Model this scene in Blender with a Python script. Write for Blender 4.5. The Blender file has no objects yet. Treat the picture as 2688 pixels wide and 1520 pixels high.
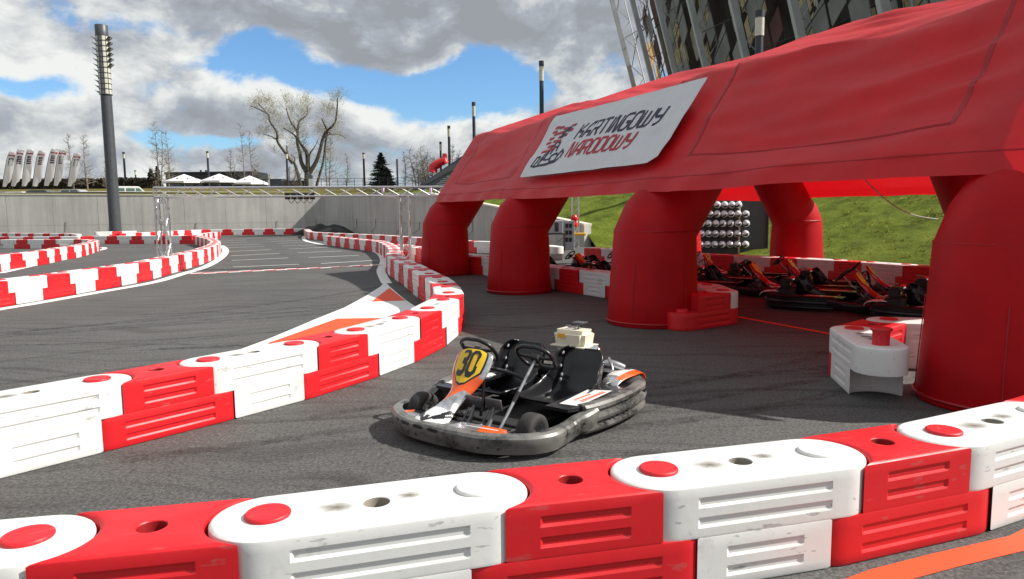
import bpy, bmesh, math, random
from mathutils import Vector, Matrix, noise
R=random.Random(7)
sc=bpy.context.scene
C=sc.collection
rad=math.radians
SKYBASE=.13; SKYGAIN=.52; SKYTINT=(.58,.82,1.03); EXPO=.6
SKYBLOBS=[(620,150,120,65,-.26),(790,205,180,50,-.28),(1010,220,160,40,-.26),(1230,215,180,75,-.36),(1130,270,120,40,-.22),(40,215,130,34,-.36),(600,372,280,20,-.22),(720,110,90,40,-.2),(1330,120,120,60,-.2),(330,60,90,30,-.16),
 (1120,60,420,85,.25),(200,120,330,80,.10)]
SKYSHADE=[(1130,80,460,110,-.46),(1280,10,500,60,-.12),(350,320,240,55,-.26),(260,250,90,50,-.1),(620,440,900,50,-.05),(1600,310,200,60,-.3),(100,110,330,120,.10),(430,255,220,40,.34),(860,245,230,38,.34),(1150,290,170,36,.34),(1450,140,140,60,.22),(1370,215,60,35,.45),(640,125,90,50,.2),(900,380,420,36,-.26),(560,300,130,40,-.18),(1000,320,120,30,.16),(250,380,400,22,.10),(1300,430,300,40,.12)]
# ---- camera constants (metres; camera stands at the origin, eye 1.67 m)
F=1875.0; PIT=rad(6.223); ROL=rad(-0.603); EYE=1.67
def ray(px,py):
    x=(px-1344)/F; y=-(py-760)/F; c,s=math.cos(ROL),math.sin(ROL)
    x,y=x*c-y*s,x*s+y*c
    return Vector((x,math.cos(PIT)+y*math.sin(PIT),-math.sin(PIT)+y*math.cos(PIT)))
def G(px,py,z=0.0):
    d=ray(px,py); t=(z-EYE)/d.z; return Vector((d.x*t,d.y*t,z))
def AT(px,py,Y):
    d=ray(px,py); t=Y/d.y; return Vector((d.x*t,Y,EYE+d.z*t))
# ------------------------------------------------------------------ materials
def new_mat(name):
    m=bpy.data.materials.new(name); m.use_nodes=True; nt=m.node_tree
    b=nt.nodes['Principled BSDF']; return m,nt,b
def nd(nt,t,**k):
    n=nt.nodes.new(t)
    for a,v in k.items():
        if a in n.inputs.keys(): n.inputs[a].default_value=v
        else: setattr(n,a,v)
    return n
def mat(name,col,rough=.5,metal=0,spec=.5,var=0,scale=8,bump=0,bscale=40,trans=0,coat=0,emit=None,rvar=0):
    m,nt,b=new_mat(name)
    b.inputs['Roughness'].default_value=rough; b.inputs['Metallic'].default_value=metal
    b.inputs['Specular IOR Level'].default_value=spec; b.inputs['Coat Weight'].default_value=coat
    b.inputs['Base Color'].default_value=(*col,1)
    tc=nd(nt,'ShaderNodeTexCoord')
    if var:
        n=nd(nt,'ShaderNodeTexNoise',Scale=scale,Detail=6.0,Roughness=.65)
        nt.links.new(tc.outputs['Object'],n.inputs['Vector'])
        r=nd(nt,'ShaderNodeValToRGB'); r.color_ramp.elements[0].position=.3; r.color_ramp.elements[1].position=.72
        r.color_ramp.elements[0].color=(*[max(0,c*(1-var)) for c in col],1)
        r.color_ramp.elements[1].color=(*[min(1,c*(1+var*.6)) for c in col],1)
        nt.links.new(n.outputs['Fac'],r.inputs['Fac']); nt.links.new(r.outputs['Color'],b.inputs['Base Color'])
        if rvar:
            mr=nd(nt,'ShaderNodeMapRange'); mr.inputs['To Min'].default_value=rough-rvar; mr.inputs['To Max'].default_value=rough+rvar
            nt.links.new(n.outputs['Fac'],mr.inputs['Value']); nt.links.new(mr.outputs['Result'],b.inputs['Roughness'])
    if bump:
        n2=nd(nt,'ShaderNodeTexNoise',Scale=bscale,Detail=4.0)
        nt.links.new(tc.outputs['Object'],n2.inputs['Vector'])
        bp=nd(nt,'ShaderNodeBump',Strength=bump,Distance=.02)
        nt.links.new(n2.outputs['Fac'],bp.inputs['Height']); nt.links.new(bp.outputs['Normal'],b.inputs['Normal'])
    if trans:
        t=nd(nt,'ShaderNodeBsdfTranslucent'); t.inputs['Color'].default_value=(min(1,col[0]*1.5),col[1],col[2],1)
        mx=nd(nt,'ShaderNodeMixShader'); mx.inputs[0].default_value=trans
        out=[n for n in nt.nodes if n.type=='OUTPUT_MATERIAL'][0]
        nt.links.new(b.outputs[0],mx.inputs[1]); nt.links.new(t.outputs[0],mx.inputs[2]); nt.links.new(mx.outputs[0],out.inputs[0])
    if emit:
        b.inputs['Emission Color'].default_value=(*emit[:3],1); b.inputs['Emission Strength'].default_value=emit[3]
    return m
def scuffed(name,col,dirt,amount=.62,rough=.38,spec=.5,streng=1.0):
    """moulded plastic with grime patches and scratches"""
    m,nt,b=new_mat(name); L=nt.links.new
    tc=nd(nt,'ShaderNodeTexCoord'); oi=nd(nt,'ShaderNodeObjectInfo')
    mp=nd(nt,'ShaderNodeVectorMath',operation='ADD'); sc_=nd(nt,'ShaderNodeVectorMath',operation='SCALE'); sc_.inputs['Scale'].default_value=23.
    cmb=nd(nt,'ShaderNodeCombineXYZ'); L(oi.outputs['Random'],cmb.inputs[0]); L(oi.outputs['Random'],cmb.inputs[1])
    L(cmb.outputs[0],sc_.inputs[0]); L(tc.outputs['Object'],mp.inputs[0]); L(sc_.outputs[0],mp.inputs[1])
    n=nd(nt,'ShaderNodeTexNoise',Scale=3.2,Detail=8.0,Roughness=.7); L(mp.outputs[0],n.inputs['Vector'])
    r=nd(nt,'ShaderNodeValToRGB'); r.color_ramp.elements[0].position=amount; r.color_ramp.elements[1].position=amount+.16
    r.color_ramp.elements[0].color=(0,0,0,1); r.color_ramp.elements[1].color=(.75,.75,.75,1); L(n.outputs['Fac'],r.inputs['Fac'])
    mpp=nd(nt,'ShaderNodeMapping'); mpp.inputs['Scale'].default_value=(7,90,26); mpp.inputs['Rotation'].default_value=(.2,.15,.5); L(mp.outputs[0],mpp.inputs['Vector'])
    n3=nd(nt,'ShaderNodeTexNoise',Scale=1.0,Detail=3.0); L(mpp.outputs[0],n3.inputs['Vector'])
    r3=nd(nt,'ShaderNodeValToRGB'); r3.color_ramp.elements[0].position=.66; r3.color_ramp.elements[1].position=.69
    r3.color_ramp.elements[0].color=(0,0,0,1); r3.color_ramp.elements[1].color=(.6,.6,.6,1); L(n3.outputs['Fac'],r3.inputs['Fac'])
    mxm=nd(nt,'ShaderNodeMath',operation='MAXIMUM'); L(r.outputs['Color'],mxm.inputs[0]); L(r3.outputs['Color'],mxm.inputs[1])
    nf=nd(nt,'ShaderNodeTexNoise',Scale=45.0,Detail=3.0); L(mp.outputs[0],nf.inputs['Vector'])
    mul0=nd(nt,'ShaderNodeMath',operation='MULTIPLY'); L(mxm.outputs[0],mul0.inputs[0]); L(nf.outputs['Fac'],mul0.inputs[1]); mul=nd(nt,'ShaderNodeMath',operation='MULTIPLY'); mul.use_clamp=True; L(mul0.outputs[0],mul.inputs[0]); mul.inputs[1].default_value=streng
    mix=nd(nt,'ShaderNodeMix',data_type='RGBA'); mix.inputs[6].default_value=(*col,1); mix.inputs[7].default_value=(*dirt,1)
    L(mul.outputs[0],mix.inputs[0]); L(mix.outputs[2],b.inputs['Base Color'])
    mr=nd(nt,'ShaderNodeMapRange'); mr.inputs['To Min'].default_value=rough-.08; mr.inputs['To Max'].default_value=rough+.25
    L(n.outputs['Fac'],mr.inputs['Value']); L(mr.outputs[0],b.inputs['Roughness']); b.inputs['Specular IOR Level'].default_value=spec
    bp=nd(nt,'ShaderNodeBump',Strength=.12,Distance=.01); n2=nd(nt,'ShaderNodeTexNoise',Scale=14.0,Detail=5.0); L(mp.outputs[0],n2.inputs['Vector'])
    L(n2.outputs['Fac'],bp.inputs['Height']); L(bp.outputs[0],b.inputs['Normal'])
    return m
M={}
M['white']=scuffed('white_plastic',(.70,.705,.69),(.13,.115,.095),.585,streng=1.35)
M['red']=scuffed('red_plastic',(.60,.008,.014),(.40,.10,.09),.62,.38,streng=1.3)
M['redcap']=scuffed('red_cap_plastic',(.60,.012,.02),(.6,.2,.18),.7,.4)
M['whitecap']=scuffed('white_cap_plastic',(.74,.73,.70),(.4,.36,.3),.6)
M['hole']=mat('shaded_barrier_hollow',(.28,.25,.21),.7)  # block plastic darkened, shade inside the hole put into the colour
M['holer']=mat('shaded_red_barrier_hollow',(.28,.004,.006),.6)  # red block colour darkened the same way for the shaded hole
M['concrete']=None
M['nylon']=mat('red_nylon',(.47,.003,.008),.55,spec=.22,var=.18,scale=1.6,bump=.2,bscale=5,trans=.10)
M['canopy']=mat('red_canopy_fabric',(.62,.009,.016),.45,var=.16,scale=1.4,bump=.3,bscale=7,trans=.22,spec=.45)
M['piping']=mat('dark_red_tape',(.34,.002,.006),.5)
M['banner']=mat('white_banner_cloth',(.62,.64,.66),.6,var=.06,scale=3,bump=.35,bscale=5)
M['navy']=mat('navy_print',(.012,.012,.045),.6)
M['redprint']=mat('red_print',(.42,.01,.02),.6)
M['alu']=mat('aluminium_truss',(.62,.62,.63),.32,metal=.85,var=.1)
M['black']=mat('black_plastic',(.012,.012,.014),.35,spec=.5)
M['blackmatte']=mat('black_rubber',(.018,.018,.018),.7,var=.4,scale=20)
M['seat']=mat('black_seat_shell',(.010,.010,.012),.27,spec=.6,bump=.05,bscale=4)
M['tyre']=mat('kart_tyre',(.03,.028,.027),.8,var=.3,scale=30)
M['bumper']=scuffed('scuffed_grey_bumper',(.16,.157,.145),(.006,.006,.006),.42,.34,.7,2.2)
M['steel']=mat('steel',(.5,.5,.52),.3,metal=.9,var=.2)
M['chrome']=mat('chrome',(.8,.8,.8),.12,metal=1)
M['orange']=mat('orange_paint',(.85,.11,.015),.3,coat=.5)
M['yellow']=mat('yellow_plate',(.80,.52,.02),.4)
M['silver']=mat('silver_foil',(.62,.62,.64),.2,metal=.75,var=.5,scale=14)
M['kblack']=mat('kart_black_decal',(.01,.01,.012),.25,coat=.3)
M['kwhite']=mat('kart_white_decal',(.75,.74,.72),.3,coat=.3)
M['kred']=mat('kart_red_paint',(.55,.02,.01),.3,coat=.4)
M['cream']=mat('cream_fuel_tank',(.74,.70,.56),.32,coat=.3)
M['pole']=mat('grey_lamp_pole',(.060,.067,.075),.45,var=.2,scale=3)
M['poledark']=mat('dark_blue_pole',(.025,.03,.045),.5)
M['lampglass']=mat('pale_lamp_glass',(.55,.54,.46),.35,var=.15)
M['lampgrey']=mat('lamp_grey_panel',(.17,.17,.17),.3,metal=.3,var=.4,scale=8)
M['darkclad']=mat('dark_cladding',(.035,.037,.055),.6,var=.2,scale=.6)
M['umb']=mat('white_parasol_cloth',(.78,.78,.8),.6)
M['bark']=mat('grey_bark',(.10,.088,.07),.9,var=.5,scale=3)
M['twig']=mat('budding_twig',(.34,.32,.23),.9,var=.4,scale=2)
M['twigdark']=mat('bare_twig',(.22,.19,.15),.9,var=.3,scale=2)
M['needle']=mat('dark_conifer_needle',(.022,.034,.02),.8,var=.5,scale=1)
M['hedge']=mat('brown_hedge',(.045,.038,.026),.9,var=.6,scale=1.5)
M['stgrey']=mat('stadium_grey_panel',(.24,.25,.245),.6,var=.3,scale=.2)
M['strib']=mat('stadium_steel_rib',(.48,.50,.52),.5,var=.2,scale=.4)
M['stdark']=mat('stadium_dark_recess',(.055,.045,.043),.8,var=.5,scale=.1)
M['stmaroon']=mat('stadium_maroon_panel',(.10,.035,.032),.7,var=.4,scale=.2)
M['stbeige']=mat('stadium_beige_panel',(.80,.74,.48),.7,var=.3,scale=.3,trans=.4)
M['stwhite']=mat('stadium_white_tube',(.6,.6,.6),.4)
M['carpaint']=mat('silver_car_paint',(.45,.47,.48),.25,metal=.4,coat=.6)
M['cardark']=mat('dark_car_paint',(.05,.06,.08),.25,metal=.4,coat=.6)
M['carwhite']=mat('white_car_paint',(.75,.75,.73),.3,coat=.6)
M['glassd']=mat('dark_window_glass',(.02,.03,.035),.08,spec=.8)
M['glassg']=mat('green_window_glass',(.08,.16,.14),.12,spec=.8)
M['brick']=mat('orange_brick',(.30,.12,.05),.8,var=.5,scale=1.5)
M['skin']=mat('skin',(.45,.25,.18),.5)
M['blue']=mat('blue_jacket',(.04,.09,.22),.8)
M['jeans']=mat('dark_trousers',(.02,.025,.04),.8)
M['helmet']=mat('white_helmet_shell',(.62,.62,.64),.22,coat=.4)
M['visor']=mat('dark_visor',(.008,.007,.008),.12)
M['rack']=mat('black_panel',(.035,.036,.04),.55,var=.2)
M['redlight']=mat('red_lamp_plastic',(.75,.02,.01),.3,emit=(1,.03,.01,.6))
M['flag']=mat('white_flag_cloth',(.86,.88,.92),.7,trans=.45)
M['gold']=mat('yellow_sticker',(.75,.4,.02),.4)

def concrete_mat():
    m,nt,b=new_mat('board_marked_concrete'); L=nt.links.new
    tc=nd(nt,'ShaderNodeTexCoord'); n=nd(nt,'ShaderNodeTexNoise',Scale=.35,Detail=8.0,Roughness=.6); L(tc.outputs['Object'],n.inputs['Vector'])
    mp=nd(nt,'ShaderNodeMapping'); mp.inputs['Scale'].default_value=(1.6,1.6,.12); L(tc.outputs['Object'],mp.inputs['Vector'])
    n2=nd(nt,'ShaderNodeTexNoise',Scale=1.6,Detail=6.0); L(mp.outputs[0],n2.inputs['Vector'])
    ad=nd(nt,'ShaderNodeMath',operation='ADD'); L(n.outputs['Fac'],ad.inputs[0]); L(n2.outputs['Fac'],ad.inputs[1])
    r=nd(nt,'ShaderNodeValToRGB'); e=r.color_ramp.elements; e[0].position=.36; e[1].position=.64
    e[0].color=(.36,.355,.33,1); e[1].color=(.52,.515,.475,1)
    hf=nd(nt,'ShaderNodeMath',operation='MULTIPLY'); hf.inputs[1].default_value=.5; L(ad.outputs[0],hf.inputs[0]); L(hf.outputs[0],r.inputs['Fac'])
    n3=nd(nt,'ShaderNodeTexNoise',Scale=9.0,Detail=3.0); L(tc.outputs['Object'],n3.inputs['Vector'])
    r2=nd(nt,'ShaderNodeValToRGB'); r2.color_ramp.elements[0].position=.72; r2.color_ramp.elements[1].position=.76; L(n3.outputs['Fac'],r2.inputs['Fac'])
    mx=nd(nt,'ShaderNodeMix',data_type='RGBA'); mx.inputs[7].default_value=(.13,.125,.11,1); L(r.outputs[0],mx.inputs[6])
    L(r2.outputs[0],mx.inputs[0]); L(mx.outputs[2],b.inputs['Base Color']); b.inputs['Roughness'].default_value=.85
    return m
M['concrete']=concrete_mat()
def asphalt_mat():
    m,nt,b=new_mat('asphalt'); L=nt.links.new
    tc=nd(nt,'ShaderNodeTexCoord')
    big=nd(nt,'ShaderNodeTexNoise',Scale=.35,Detail=7.0,Roughness=.65); L(tc.outputs['Object'],big.inputs['Vector'])
    fine=nd(nt,'ShaderNodeTexNoise',Scale=42.0,Detail=5.0,Roughness=.85); L(tc.outputs['Object'],fine.inputs['Vector'])
    vor=nd(nt,'ShaderNodeTexVoronoi',Scale=60.0); L(tc.outputs['Object'],vor.inputs['Vector'])
    # tyre scrubbing: long curving dark streaks
    dis=nd(nt,'ShaderNodeTexNoise',Scale=.22,Detail=2.0); L(tc.outputs['Object'],dis.inputs['Vector'])
    dv=nd(nt,'ShaderNodeVectorMath',operation='MULTIPLY_ADD'); dv.inputs[1].default_value=(3.5,3.5,0); L(dis.outputs['Color'],dv.inputs[0]); L(tc.outputs['Object'],dv.inputs[2])
    mp=nd(nt,'ShaderNodeMapping'); mp.inputs['Rotation'].default_value=(0,0,rad(-28)); mp.inputs['Scale'].default_value=(.35,6.0,1); L(dv.outputs[0],mp.inputs['Vector'])
    st=nd(nt,'ShaderNodeTexNoise',Scale=1.0,Detail=5.0,Roughness=.6); L(mp.outputs[0],st.inputs['Vector'])
    rs=nd(nt,'ShaderNodeValToRGB'); rs.color_ramp.elements[0].position=.50; rs.color_ramp.elements[1].position=.66
    rs.color_ramp.elements[0].color=(1,1,1,1); rs.color_ramp.elements[1].color=(.62,.61,.61,1); L(st.outputs['Fac'],rs.inputs['Fac'])
    rb=nd(nt,'ShaderNodeValToRGB'); rb.color_ramp.elements[0].position=.3; rb.color_ramp.elements[1].position=.7
    rb.color_ramp.elements[0].color=(.079,.078,.077,1); rb.color_ramp.elements[1].color=(.118,.116,.114,1); L(big.outputs['Fac'],rb.inputs['Fac'])
    rf=nd(nt,'ShaderNodeValToRGB'); rf.color_ramp.elements[0].position=.36; rf.color_ramp.elements[1].position=.66
    rf.color_ramp.elements[0].color=(.42,.42,.42,1); rf.color_ramp.elements[1].color=(1.52,1.51,1.48,1); L(fine.outputs['Fac'],rf.inputs['Fac'])
    rv=nd(nt,'ShaderNodeMapRange'); rv.inputs['To Min'].default_value=1.35; rv.inputs['To Max'].default_value=.55; L(vor.outputs['Distance'],rv.inputs['Value'])
    m1=nd(nt,'ShaderNodeMix',data_type='RGBA',blend_type='MULTIPLY'); m1.inputs[0].default_value=1; L(rb.outputs[0],m1.inputs[6]); L(rs.outputs[0],m1.inputs[7])
    m2=nd(nt,'ShaderNodeMix',data_type='RGBA',blend_type='MULTIPLY'); m2.inputs[0].default_value=1; L(m1.outputs[2],m2.inputs[6]); L(rf.outputs[0],m2.inputs[7])
    m3=nd(nt,'ShaderNodeMix',data_type='RGBA',blend_type='MULTIPLY'); m3.inputs[0].default_value=1; L(m2.outputs[2],m3.inputs[6]); L(rv.outputs[0],m3.inputs[7])
    L(m3.outputs[2],b.inputs['Base Color']); b.inputs['Roughness'].default_value=.82; b.inputs['Specular IOR Level'].default_value=.35
    bp=nd(nt,'ShaderNodeBump',Strength=.5,Distance=.006); L(fine.outputs['Fac'],bp.inputs['Height']); L(bp.outputs[0],b.inputs['Normal'])
    return m
M['asphalt']=asphalt_mat()
def paint_mat(name,col,wear=.64):
    m,nt,b=new_mat(name); L=nt.links.new
    tc=nd(nt,'ShaderNodeTexCoord'); n=nd(nt,'ShaderNodeTexNoise',Scale=38.0,Detail=6.0,Roughness=.75); L(tc.outputs['Object'],n.inputs['Vector'])
    r=nd(nt,'ShaderNodeValToRGB'); r.color_ramp.elements[0].position=wear; r.color_ramp.elements[1].position=wear+.05
    r.color_ramp.elements[0].color=(*col,1); r.color_ramp.elements[1].color=(.08,.075,.07,1); L(n.outputs['Fac'],r.inputs['Fac'])
    L(r.outputs[0],b.inputs['Base Color']); b.inputs['Roughness'].default_value=.7
    return m
M['pwhite']=paint_mat('white_road_paint',(.72,.73,.72),.7); M['porange']=paint_mat('orange_road_paint',(.80,.075,.015),.62); M['pred']=paint_mat('red_road_paint',(.55,.05,.03),.64)
def grass_mat():
    m,nt,b=new_mat('rough_grass'); L=nt.links.new
    tc=nd(nt,'ShaderNodeTexCoord')
    n=nd(nt,'ShaderNodeTexNoise',Scale=1.1,Detail=9.0,Roughness=.72); mp=nd(nt,'ShaderNodeMapping'); mp.inputs['Scale'].default_value=(1,1,2.4)
    L(tc.outputs['Object'],mp.inputs[0]); L(mp.outputs[0],n.inputs['Vector'])
    r=nd(nt,'ShaderNodeValToRGB'); e=r.color_ramp.elements; e[0].position=.3; e[0].color=(.07,.085,.012,1); e[1].position=.72; e[1].color=(.25,.29,.05,1)
    x=e.new(.5); x.color=(.15,.20,.026,1)
    L(n.outputs['Fac'],r.inputs['Fac']); L(r.outputs[0],b.inputs['Base Color']); b.inputs['Roughness'].default_value=.95; b.inputs['Specular IOR Level'].default_value=.1
    n2=nd(nt,'ShaderNodeTexNoise',Scale=6.0,Detail=6.0,Roughness=.8); L(tc.outputs['Object'],n2.inputs['Vector'])
    bp=nd(nt,'ShaderNodeBump',Strength=1.0,Distance=.25); L(n2.outputs['Fac'],bp.inputs['Height']); L(bp.outputs[0],b.inputs['Normal'])
    return m
M['grass']=grass_mat()
M['grasstop']=mat('dry_grass',(.13,.115,.03),.95,var=.4,scale=1,spec=.1)

# ------------------------------------------------------------------ mesh helpers
def link(name,bm,m,parent=None,smooth=None,loc=None):
    me=bpy.data.meshes.new(name)
    bmesh.ops.recalc_face_normals(bm,faces=bm.faces)
    bm.to_mesh(me); bm.free()
    ms=m if isinstance(m,(list,tuple)) else [m]
    for x in ms: me.materials.append(x)
    if smooth is not None:
        for p in me.polygons: p.use_smooth=True
        me.set_sharp_from_angle(angle=rad(smooth))
    o=bpy.data.objects.new(name,me); C.objects.link(o)
    if parent: o.parent=parent
    if loc is not None: o.location=loc
    return o
def tag(o,label,cat,group=None):
    o['label']=label; o['category']=cat
    if group: o['group']=group
    return o
def struct(o,kind='structure'):
    o['kind']=kind; return o
def empty(name,loc,rz=0,label=None,cat=None,group=None):
    o=bpy.data.objects.new(name,None); C.objects.link(o); o.location=loc; o.rotation_euler=(0,0,rz)
    o.empty_display_size=.2
    if label: tag(o,label,cat,group)
    return o
def copy_tree(o,parent=None):
    c=o.copy(); C.objects.link(c); c.parent=parent
    for ch in o.children: copy_tree(ch,c)
    return c
def box(bm,x0,x1,y0,y1,z0,z1,mi=0,M4=None,bev=0):
    b2=bmesh.new(); bmesh.ops.create_cube(b2,size=1)
    for v in b2.verts: v.co=Vector(((x0+x1)/2+v.co.x*(x1-x0),(y0+y1)/2+v.co.y*(y1-y0),(z0+z1)/2+v.co.z*(z1-z0)))
    if bev: bmesh.ops.bevel(b2,geom=b2.edges[:],offset=bev,segments=3,affect='EDGES',profile=.5)
    merge(bm,b2,mi,M4)
def merge(bm,b2,mi=0,M4=None):
    b2.verts.index_update(); vs=[]
    for v in b2.verts: vs.append(bm.verts.new(M4@v.co if M4 else v.co))
    for f in b2.faces:
        try:
            nf=bm.faces.new([vs[v.index] for v in f.verts]); nf.material_index=mi if mi>=0 else f.material_index; nf.smooth=f.smooth
        except ValueError: pass
    b2.free()
def tube(bm,pts,r,n=8,mi=0,closed=False,caps=True):
    pts=[Vector(p) for p in pts]; N=len(pts); rr=r if isinstance(r,(list,tuple)) else [r]*N
    rings=[]; up=None
    for i,p in enumerate(pts):
        if closed: t=(pts[(i+1)%N]-pts[i-1]).normalized()
        elif i==0: t=(pts[1]-p).normalized()
        elif i==N-1: t=(p-pts[i-1]).normalized()
        else: t=((pts[i+1]-p).normalized()+(p-pts[i-1]).normalized()).normalized()
        if up is None: up=Vector((0,0,1)) if abs(t.z)<.9 else Vector((1,0,0))
        a=t.cross(up)
        if a.length<1e-4: a=t.orthogonal()
        a.normalize(); b=a.cross(t).normalized(); up=b
        k=1.0
        if 0<i<N-1 or closed:
            d1=(pts[(i+1)%N]-p).normalized(); c=max(.5,d1.dot(t)); k=1.0
        rings.append([bm.verts.new(p+(a*math.cos(q)+b*math.sin(q))*rr[i]) for q in [2*math.pi*j/n for j in range(n)]])
    m=N if closed else N-1
    for i in range(m):
        A=rings[i]; B=rings[(i+1)%N]
        for j in range(n):
            f=bm.faces.new((A[j],A[(j+1)%n],B[(j+1)%n],B[j])); f.material_index=mi
    if caps and not closed:
        for rg in (rings[0],rings[-1]):
            try: f=bm.faces.new(rg); f.material_index=mi
            except ValueError: pass
def lathe(bm,prof,n=24,mi=0,c=(0,0,0),M4=None):
    """prof: list of (r,z)"""
    rings=[]
    for r,z in prof:
        if r<1e-6: rings.append([bm.verts.new(tr(Vector((c[0],c[1],c[2]+z)),M4))])
        else: rings.append([bm.verts.new(tr(Vector((c[0]+r*math.cos(q),c[1]+r*math.sin(q),c[2]+z)),M4)) for q in [2*math.pi*j/n for j in range(n)]])
    for A,B in zip(rings,rings[1:]):
        for j in range(n):
            if len(A)==1 and len(B)==1: continue
            if len(A)==1: f=bm.faces.new((A[0],B[j],B[(j+1)%n]))
            elif len(B)==1: f=bm.faces.new((A[j],A[(j+1)%n],B[0]))
            else: f=bm.faces.new((A[j],A[(j+1)%n],B[(j+1)%n],B[j]))
            f.material_index=mi
def tr(v,M4): return M4@v if M4 else v
def grid(bm,f,nu,nv,mi=0,matf=None):
    vs=[[bm.verts.new(f(i/nu,j/nv)) for j in range(nv+1)] for i in range(nu+1)]
    for i in range(nu):
        for j in range(nv):
            fc=bm.faces.new((vs[i][j],vs[i+1][j],vs[i+1][j+1],vs[i][j+1]))
            fc.material_index=matf((i+.5)/nu,(j+.5)/nv) if matf else mi
    return vs
def poly(bm,pts,mi=0):
    f=bm.faces.new([bm.verts.new(p) for p in pts]); f.material_index=mi; return f
def prism(bm,pts2,z0,z1,mi=0,M4=None):
    n=len(pts2); a=[bm.verts.new(tr(Vector((x,y,z0)),M4)) for x,y in pts2]; b=[bm.verts.new(tr(Vector((x,y,z1)),M4)) for x,y in pts2]
    for f in [a[::-1],b]+[[a[i],a[(i+1)%n],b[(i+1)%n],b[i]] for i in range(n)]:
        fc=bm.faces.new(f); fc.material_index=mi
def ribbon(pts,w):
    """mitred polyline outline pieces -> list of quads in 2D"""
    P=[Vector(p).to_2d() for p in pts]; out=[]; L=[];Rr=[]
    closed=(P[0]-P[-1]).length<1e-6
    if closed: P=P[:-1]
    N=len(P)
    for i,p in enumerate(P):
        if closed: d0=(p-P[i-1]).normalized(); d1=(P[(i+1)%N]-p).normalized()
        else:
            d0=(p-P[i-1]).normalized() if i>0 else (P[1]-p).normalized(); d1=(P[i+1]-p).normalized() if i<N-1 else d0
            if i==0: d1=d0
        t=(d0+d1); t=t.normalized() if t.length>1e-6 else d0
        nrm=Vector((-t.y,t.x)); c=max(.45,nrm.dot(Vector((-d0.y,d0.x))))
        L.append(p+nrm*w/2/c); Rr.append(p-nrm*w/2/c)
    m=N if closed else N-1
    for i in range(m): out.append((L[i],L[(i+1)%N],Rr[(i+1)%N],Rr[i]))
    return out
GL={'K':[[(0,0),(0,1)],[(.62,1),(.08,.5),(.66,.42),(.66,0)]],'A':[[(0,0),(.12,.7),(.4,1),(.66,1),(.66,0)],[(.12,.36),(.62,.36)]],
'R':[[(0,0),(0,1),(.55,1),(.68,.88),(.68,.6),(.55,.47),(.08,.47)],[(.42,.44),(.7,0)]],'T':[[(-.1,1),(.7,1)],[(.3,.95),(.3,0)]],'I':[[(.15,0),(.15,1)]],
'N':[[(0,0),(0,1),(.15,1),(.5,0),(.66,0),(.66,1)]],'G':[[(.72,1),(.15,1),(0,.86),(0,.14),(.14,0),(.55,0),(.68,.14),(.68,.5),(.36,.5)]],
'O':[[(.14,0),(.55,0),(.68,.14),(.68,.86),(.55,1),(.14,1),(0,.86),(0,.14),(.14,0)]],'W':[[(0,1),(0,.14),(.14,0),(.82,0),(.96,.14),(.96,1)],[(.48,.9),(.48,.05)]],
'Y':[[(0,1),(0,.6),(.12,.48),(.62,.48)],[(.68,1),(.68,.14),(.5,0),(.3,0)]],'D':[[(0,0),(.55,0),(.68,.14),(.68,.86),(.55,1),(0,1),(0,0)]],
'3':[[(.02,.9),(.14,1),(.5,1),(.64,.88),(.64,.62),(.5,.52),(.26,.52)],[(.5,.50),(.64,.40),(.64,.12),(.5,0),(.14,0),(.02,.1)]],
'0':[[(.16,0),(.48,0),(.64,.16),(.64,.84),(.48,1),(.16,1),(0,.84),(0,.16),(.16,0)]],'1':[[(.1,.8),(.32,1),(.32,0)]],'7':[[(0,1),(.62,1),(.2,0)]],
'5':[[(.6,1),(.06,1),(.06,.55),(.5,.55),(.62,.42),(.62,.12),(.48,0),(.02,0)]],'8':[[(.16,0),(.48,0),(.62,.13),(.62,.4),(.48,.52),(.16,.52),(.02,.4),(.02,.13),(.16,0)],[(.14,.54),(.02,.64),(.02,.88),(.14,1),(.5,1),(.62,.88),(.62,.64),(.5,.54)]]}
ADV={'I':.42,'W':1.18,'T':.82}
def letters(bm,text,fn,w=.13,mi=0,slant=0.0,eps=.0012):
    """fn(u,v,h)->Vector, u in letter heights"""
    x=0
    for ch in text:
        for k,s in enumerate(GL[ch]):
            for q in ribbon([(x+a+slant*b,b) for a,b in s],w):
                f=bm.faces.new([bm.verts.new(fn(p.x,p.y,eps*k)) for p in q]); f.material_index=mi
        x+=ADV.get(ch,.92)
    return x
ORD=['first','second','third','fourth','fifth','sixth','seventh','eighth','ninth','tenth','eleventh','twelfth','thirteenth','fourteenth','fifteenth','sixteenth','seventeenth','eighteenth','nineteenth','twentieth']
def ordn(i):
    if i<20: return ORD[i]
    tens=['','','twenty','thirty','forty','fifty'][(i+1)//10]; u=(i+1)%10
    if u==0: return {'twenty':'twentieth','thirty':'thirtieth','forty':'fortieth','fifty':'fiftieth'}[tens]
    return tens+ORD[u-1]
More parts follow.
